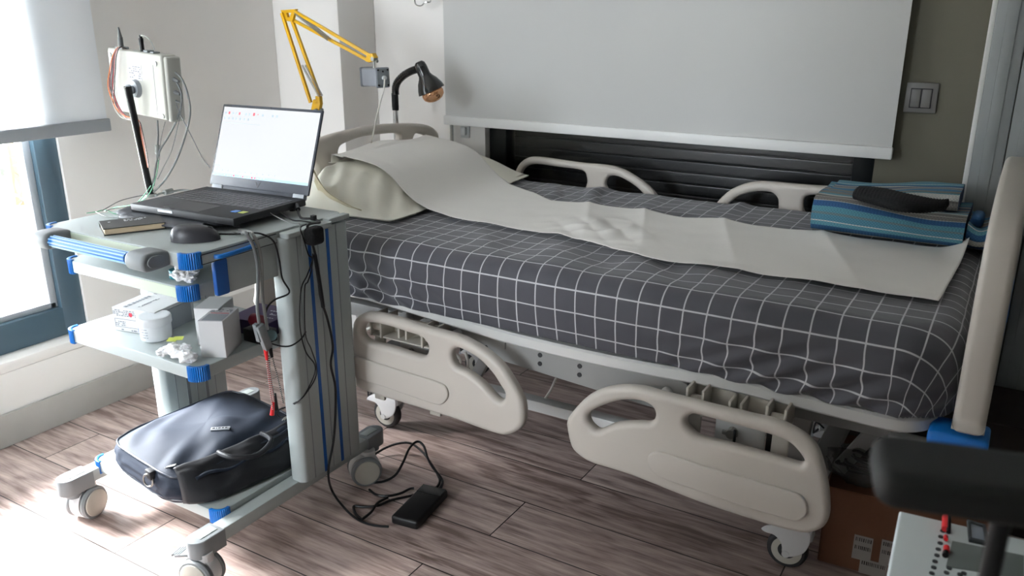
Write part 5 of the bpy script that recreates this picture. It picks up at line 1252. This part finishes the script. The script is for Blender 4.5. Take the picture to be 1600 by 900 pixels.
for (x, y, z, rz) in ((.115, -.165, .078, .6), (.165, .155, .080, 1.2), (.12, .165, .085, 1.9), (.175, .03, .03, 1.4)):
    bm = bm_new(); ZM = GB @ Matrix.Translation((x, y, z+.008)) @ Matrix.Rotation(rz, 4, 'Z') @ Matrix.Rotation(-.3, 4, 'Y')
    plate(bm, rrect(.026, .009, .003), [rrect(.010, .004, .0015, 3, .005, 0)], .002, .0005, ZM); tube(bm, [ZM @ Vector((-.012, -.004, 0)), ZM @ Vector((-.022, 0, -.002)), ZM @ Vector((-.012, .004, 0))], .0012, 6); link('zip_pull', bm, M['steel'], bg)
bm = bm_new(); dm = GB @ Matrix.Translation((.075, -BD/2-.016, .050)) @ Matrix.Rotation(R(90), 4, 'X') @ Matrix.Rotation(R(25), 4, 'Y')
tube(bm, [dm @ Vector((.013*math.cos(2*PI*k/12), .017*math.sin(2*PI*k/12), 0)) for k in range(12)], .0022, 8, 2, True); link('strap_ring', bm, M['steel'], bg)
bm = bm_new(); box(bm, .062, .088, -BD/2-.016, -BD/2+.0, .052, .076, .003, 2, GB); link('ring_loop', bm, M['bag_dark'], bg)

# ================================================================ CORNER: arm, lamps, stand
ya = thing('balanced_arm_stand', (-2.145, 2.2, 0), 'yellow spring-balanced arm on a black pole, holding a grey metal box', 'arm stand')
YA = 2.2
bm = bm_new(); cyl(bm, (-2.135, YA, .01), (-2.140, YA, .955), .012, n=16); link('pole', bm, M['black'], ya)
bm = bm_new(); cyl(bm, (-2.135, YA, 0), (-2.135, YA, .025), .13, .12, 32); link('base_plate', bm, M['black'], ya)
def flat(bm, p, q, w_, t=.006, dy=0.):
    P_, Q_ = at_y(*p, YA), at_y(*q, YA); P_.y += dy; Q_.y += dy
    bar(bm, P_, Q_, w_, t, .001, Vector((0, 1, 0)))
bm = bm_new(); bar(bm, at_y(493, 178, YA), at_y(497, 158, YA), .035, .016, .002, Vector((0, 1, 0))); bar(bm, at_y(499, 162, YA), at_y(498, 150, YA), .02, .016, .002, Vector((0, 1, 0))); link('lower_bracket', bm, M['yellow'], ya)
bm = bm_new(); cyl(bm, at_y(498, 172, YA)+Vector((0, -.02, 0)), at_y(498, 172, YA)+Vector((0, .015, 0)), .006, n=12); cyl(bm, at_y(501, 172, YA), at_y(504, 172, YA), .006, n=12); link('clamp_screw', bm, M['steel'], ya)
bm = bm_new(); flat(bm, (488, 160), (443, 20), .011, .010, -.008); flat(bm, (497, 150), (454, 32), .011, .010, .008); link('lower_arm', bm, M['yellow'], ya)
bm = bm_new(); flat(bm, (462, 17), (583, 88), .010, .010, -.008); flat(bm, (455, 31), (576, 96), .010, .010, .008); link('upper_arm', bm, M['yellow'], ya)
bm = bm_new(); tri = [at_y(440, 16, YA), at_y(464, 14, YA), at_y(458, 34, YA), at_y(450, 33, YA)]; hole = [at_y(449, 20, YA), at_y(457, 20, YA), at_y(454, 27, YA), at_y(451, 27, YA)]
plate(bm, [(p.x, p.z) for p in tri], [[(p.x, p.z) for p in hole]], .012, .001, Matrix.Translation((0, YA, 0)) @ XZ); link('elbow_plate', bm, M['yellow'], ya)
bm = bm_new(); tri = [at_y(576, 84, YA), at_y(584, 83, YA), at_y(588, 90, YA), at_y(582, 97, YA), at_y(574, 96, YA)]
plate(bm, [(p.x, p.z) for p in tri], (), .022, .002, Matrix.Translation((0, YA, 0)) @ XZ); link('wrist_plate', bm, M['yellow'], ya)
for p, q in (((464, 20), (516, 62)), ((476, 102), (502, 150))):
    for dy in (-.012, .004):
        bm = bm_new(); P_, Q_ = at_y(*p, YA), at_y(*q, YA); P_.y += dy; Q_.y += dy; n_ = 60; s_, u_, d_ = frame_of(Q_-P_)
        tube(bm, [P_.lerp(Q_, k/240)+(s_*math.cos(k*PI/3)+u_*math.sin(k*PI/3))*.0035 for k in range(241)], .0009, 5, 1); link('spring', bm, M['steel'], ya)
bm = bm_new(); cyl(bm, at_y(585, 92, YA)+Vector((0, -.012, 0)), at_y(585, 92, YA)+Vector((0, .01, 0)), .007, n=12); cyl(bm, at_y(584, 95, YA), at_y(584, 109, YA), .0025, n=8); cyl(bm, at_y(588, 95, YA), at_y(590, 96, YA), .005, n=10); link('wrist_pin', bm, M['steel'], ya)
SB = at_y(584, 120, YA); BXM = Matrix.Translation(SB+Vector((.0, 0, 0))) @ Matrix.Rotation(R(66), 4, 'Z') @ Matrix.Rotation(R(-2), 4, 'X')
sb = thing('strobe_box', SB, 'grey metal box with a cord hanging from the yellow arm', 'lamp box')
bm = bm_new(); box(bm, -.021, .021, -.062, .050, -.030, .028, .006, 3, BXM); hs = link('housing', bm, M['greybox'], sb)
bm = bm_new(); box(bm, -.024, .024, -.067, -.061, -.033, .031, .005, 3, BXM); box(bm, -.024, .024, .050, .056, -.033, .031, .005, 3, BXM); split_link('end_frame', bm, M['greybox'], hs)
bm = bm_new(); box(bm, -.020, .020, -.0685, -.066, -.028, .026, .003, 2, BXM); ep = link('end_plate', bm, M['trolley_dark'], hs)
bm = bm_new()
for x in (-.017, .017):
    for z in (-.025, .023): cyl(bm, BXM @ Vector((x, -.071, z)), BXM @ Vector((x, -.067, z)), .003, n=8)
cyl(bm, BXM @ Vector((0, -.070, .018)), BXM @ Vector((0, -.067, .018)), .003, n=8); split_link('screw', bm, M['black'], ep)
bm = bm_new(); cyl(bm, BXM @ Vector((.002, -.078, -.002)), BXM @ Vector((.002, -.067, -.002)), .007, n=12); link('cord_gland', bm, M['white_soft'], ep)
bm = bm_new(); tube(bm, [BXM @ Vector((.002, -.076, -.002)), at_y(600, 138, 2.16), at_y(594, 160, 2.15), at_y(587, 190, 2.15), at_y(582, 215, 2.15), at_y(577, 235, 2.15)], .0025, 8); link('cord', bm, M['white_cable'], hs)

YL = 2.45
fl = thing('reading_lamp', (-1.981, YL, 0), 'black gooseneck lamp with a bare reflector bulb on a chrome pole behind the bed', 'lamp')
bm = bm_new(); cyl(bm, (-1.984, YL, .02), (-1.982, YL, .965), .0095, n=18); link('pole', bm, M['chrome'], fl)
bm = bm_new(); cyl(bm, (-1.984, YL, 0), (-1.984, YL, .022), .085, .08, 32); link('lamp_base', bm, M['black'], fl)
bm = bm_new(); cyl(bm, (-1.982, YL, .955), (-1.982, YL, 1.006), .0125); cyl(bm, at_y(618, 172, YL), at_y(618, 165, YL), .012); link('pole_clamp', bm, M['black'], fl)
bm = bm_new(); nk = catmull([at_y(618, 147, YL), at_y(618, 137, YL), at_y(622, 127, YL), at_y(632, 117, YL), at_y(643, 111, YL), at_y(652, 108, YL)], 8)
tube(bm, nk, .0125, 14, 1)
for k in range(0, len(nk)-1, 2): 
    d = (nk[k+1]-nk[k]).normalized(); cyl(bm, nk[k]-d*.0015, nk[k]+d*.0015, .0138, n=14)
link('gooseneck', bm, M['gloss'], fl)
SHM = Matrix.Translation(at_y(661, 112, YL)) @ Matrix.Rotation(R(-20), 4, 'Y') @ Matrix.Rotation(R(12), 4, 'X')
bm = bm_new(); lathe(bm, [(.001, .038), (.012, .037), (.019, .030), (.0215, .018), (.022, -.012), (.026, -.020), (.036, -.034), (.046, -.056), (.050, -.072), (.048, -.072), (.034, -.036), (.020, -.020), (.001, -.018)], 36, SHM); link('lamp_shade', bm, M['gloss'], fl)
bm = bm_new(); cyl(bm, nk[-1]-Vector((.004, 0, 0)), SHM @ Vector((0, 0, .012)), .012); link('shade_joint', bm, M['black'], fl)
bm = bm_new(); lathe(bm, [(.012, -.030), (.020, -.045), (.036, -.068), (.040, -.082), (.037, -.095), (.026, -.105), (.012, -.110), (.001, -.111)], 32, SHM); link('bulb', bm, M['bulb'], fl)

iv = thing('drip_stand', (-1.885, 2.60, 0), 'thin chrome drip stand half hidden behind the left edge of the large blind', 'drip stand')
pI = at_y(706, 210, 2.672)
bm = bm_new(); cyl(bm, (pI.x, 2.672, .0), (pI.x, 2.672, 1.335), .0075, n=14); link('pole', bm, M['chrome'], iv)
bm = bm_new(); a_ = Vector((pI.x, 2.672, 1.33)); tube(bm, [a_, a_+Vector((-.06, -.02, .002)), at_y(672, 3, 2.63), at_y(664, 4, 2.62), at_y(658, 9, 2.62), at_y(650, 7, 2.62), at_y(648, -2, 2.62)], .0025, 8); link('hook', bm, M['chrome'], iv)
bm = bm_new()
for k in range(2):
    bar(bm, (pI.x-.12, 2.672, .02), (pI.x+.2, 2.672, .02), .02, .02, .003)
link('foot', bm, M['chrome'], iv)

# ================================================================ UNDER AND BEYOND THE FOOT
cb_ = thing('cardboard_box', (-.05, 2.05, 0), 'brown cardboard box with white barcode labels under the foot of the bed', 'box')
KM = Matrix.Translation((-.268, 1.892, 0)) @ Matrix.Rotation(R(4), 4, 'Z')
bm = bm_new(); box(bm, 0, .36, 0, .30, 0, .21, .003, 1, KM); box(bm, .0, .36, -.002, .001, .2095, .2115, 0, 1, KM); link('carton', bm, M['cardboard'], cb_)
for x, z, w2, h2 in ((.075, .035, .042, .065), (.135, .040, .05, .065), (.095, .0, .06, .04)):
    bm = bm_new(); box(bm, x, x+w2, -.0012, .0, z, z+h2, 0, 1, KM); l_ = link('shipping_label', bm, M['label'], cb_)
    bm = bm_new()
    FM2 = KM @ Matrix.Translation((x+w2/2, -.0014, z+h2/2)) @ Matrix.Rotation(PI/2, 4, 'X'); rd = random.Random(int(x*1000))
    for r_ in range(max(1, int(h2/.022))):
        y = h2/2-.008-r_*.022; xx = -w2/2+.004
        while xx < w2/2-.004: ww = rd.uniform(.001, .003); box(bm, xx, xx+ww, y-.007, y+.003, 0, .0004, 0, 1, FM2); xx += ww+rd.uniform(.001, .003)
    link('barcode', bm, M['label_ink'], l_)
bgc = thing('bag_of_cables', (-.19, 1.98, .212), 'clear plastic bag of black cables on the cardboard box', 'bag')
bm = bm_new()
rd = random.Random(9)
b = bmesh.new(); bmesh.ops.create_icosphere(b, subdivisions=4, radius=1)
for v in b.verts:
    n = noise.noise(v.co*1.8)*.35+noise.noise(v.co*5)*.12; v.co = Vector((v.co.x*.075, v.co.y*.06, v.co.z*.040))*(1+n)
merge(bm, b, Matrix.Translation((-.205, 1.955, .256))); link('plastic_bag', bm, M['bag_clear'], bgc, sharp=180)
for k in range(6):
    bm = bm_new(); c0 = Vector((-.205+rd.uniform(-.02, .02), 1.955+rd.uniform(-.015, .015), .25+k*.007)); tube(bm, [c0+Vector((math.cos(a)*rd.uniform(.03, .05), math.sin(a)*rd.uniform(.02, .035), rd.uniform(-.006, .006))) for a in (2*PI*j/9 for j in range(9))], .0035, 6, 4, True); link('black_cable', bm, M['black'], bgc)
cc = thing('cable_coil', (-.12, 2.0, .212), 'coil of grey cable with an orange tie on the cardboard box', 'cable')
for k in range(9):
    bm = bm_new(); r0 = .045+k*.0028; cz = .272+.003*(k % 3); tube(bm, [Vector((-.110+.9*r0*math.cos(a)*.8, 1.985+r0*math.sin(a)*.7, cz+r0*.55*math.cos(a+.4))) for a in (2*PI*j/14 for j in range(14))], .0028, 6, 3, True); link('cable_loop', bm, M['grey_cable_light'], cc)
bm = bm_new(); box(bm, -.012, .010, -.012, .012, -.02, .02, .006, 3, Matrix.Translation((-.155, 1.965, .250))); link('orange_tie', bm, M['amber'], cc)
# second dark box behind with clutter
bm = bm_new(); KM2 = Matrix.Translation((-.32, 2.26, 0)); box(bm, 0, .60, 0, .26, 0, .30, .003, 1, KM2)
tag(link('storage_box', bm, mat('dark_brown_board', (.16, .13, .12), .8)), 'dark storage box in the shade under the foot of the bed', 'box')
bm = bm_new()
for k in range(7): tube(bm, [Vector((-.28+rd.uniform(0, .22), 2.28+rd.uniform(0, .1), .304+rd.uniform(.002, .03))) for j in range(7)], .003, 6, 5)
tag(link('tangled_cables', bm, M['black']), 'tangle of black cables on the dark storage box under the bed', 'cable', kind='stuff')

# ================================================================ NEAR FOREGROUND
fg = thing('padded_rest', (.20, .57, 0), 'blurred black padded rest on a thin black post in the near right foreground', 'padded rest')
bm = bm_new(); plate(bm, rrect(.56, .064, .015, 8, .28, 0), (), .027, .009, Matrix.Translation((-.052, .558, .987)) @ Matrix.Rotation(R(14), 4, 'Z'), res=5); link('pad', bm, M['black_soft'], fg, sharp=60)
bm = bm_new(); pz = at_y(1556, 850, .575); cyl(bm, (pz.x, .575, .0), (pz.x, .575, .974), .0065, n=16); link('post', bm, M['black'], fg)
bm = bm_new(); cyl(bm, (pz.x, .575, 0), (pz.x, .575, .02), .14, .13, 32); link('post_base', bm, M['black'], fg)
# jack box on a small cabinet
cbn = thing('instrument_stand', (.13, 1.1, 0), 'grey instrument stand carrying the white jack box at the lower right', 'stand')
bm = bm_new(); box(bm, -.045, .33, .93, 1.23, .50, .52, .003); link('stand_top', bm, M['trolley_dark'], cbn)
for x, y in ((-.03, .95), (.31, .95), (-.03, 1.21), (.31, 1.21)):
    bm = bm_new(); cyl(bm, (x, y, 0), (x, y, .50), .011); link('leg', bm, M['dark_steel'], cbn)
jk = thing('jack_box', (.12, 1.1, .52), 'white electrode jack box with rows of dark sockets and a red plug', 'jack box')
bm = bm_new(); plate(bm, [(-.072, 1.275), (-.056, .90), (.36, .93), (.36, 1.31)], (), .03, .006, Matrix.Translation((0, 0, .536)), res=3); jbod = link('jack_housing', bm, M['device'], jk)
ZJ = .5515
def jd(n, px, py_, r, m): 
    p = at_z(px, py_, ZJ); b = bm_new(); cyl(b, p-Vector((0, 0, .001)), p+Vector((0, 0, .0012)), r, n=14); link(n, b, M[m], jbod)
for px, py_ in ((1473, 830), (1470, 839), (1469, 849), (1466, 858.5), (1464, 868), (1461, 877.5), (1459, 887), (1456, 896)): jd('socket', px, py_, .0036, 'socket')
for px, py_ in ((1479, 895), (1500, 898), (1483, 888), (1506, 896)): jd('socket', px, py_, .0036, 'socket')
bm = bm_new(); q = [at_z(*p, ZJ+.0003) for p in ((1488, 845), (1600, 868), (1600, 905), (1478, 885))]; plate(bm, [(p.x, p.y) for p in q], (), .001, .0001, Matrix.Translation((0, 0, ZJ))); link('grey_panel', bm, M['device_grey'], jbod)
bm = bm_new(); q = [at_z(*p, ZJ+.004) for p in ((1511, 812), (1540, 820), (1546, 850), (1514, 843))]; h_ = [at_z(*p, ZJ+.004) for p in ((1517, 816), (1536, 822), (1539, 845), (1518, 840))]
plate(bm, [(p.x, p.y) for p in q], [[(p.x, p.y) for p in h_]], .006, .001, Matrix.Translation((0, 0, ZJ+.002))); dsp = link('display_frame', bm, M['socket'], jbod)
bm = bm_new(); plate(bm, [(p.x, p.y) for p in h_], (), .002, .0002, Matrix.Translation((0, 0, ZJ+.001))); link('display_glass', bm, mat('display_grey', (.55, .58, .62), .3), dsp)
jd('red_lamp', 1523, 832, .0018, 'red')
bm = bm_new(); cyl(bm, at_z(1478, 808, ZJ+.01), at_z(1477, 827, ZJ+.006), .0052); cyl(bm, at_z(1478, 838, ZJ+.004), at_z(1478, 843, ZJ+.004), .003); cyl(bm, at_z(1479, 855, ZJ+.004), at_z(1479, 862, ZJ+.004), .0042); link('red_plug', bm, M['red'], jbod)
bm = bm_new(); cyl(bm, at_z(1483, 808, ZJ+.012), at_z(1482, 832, ZJ+.007), .003); cyl(bm, at_z(1478, 863, ZJ+.004), at_z(1477, 868, ZJ+.004), .0042); link('black_plug', bm, M['black'], jbod)
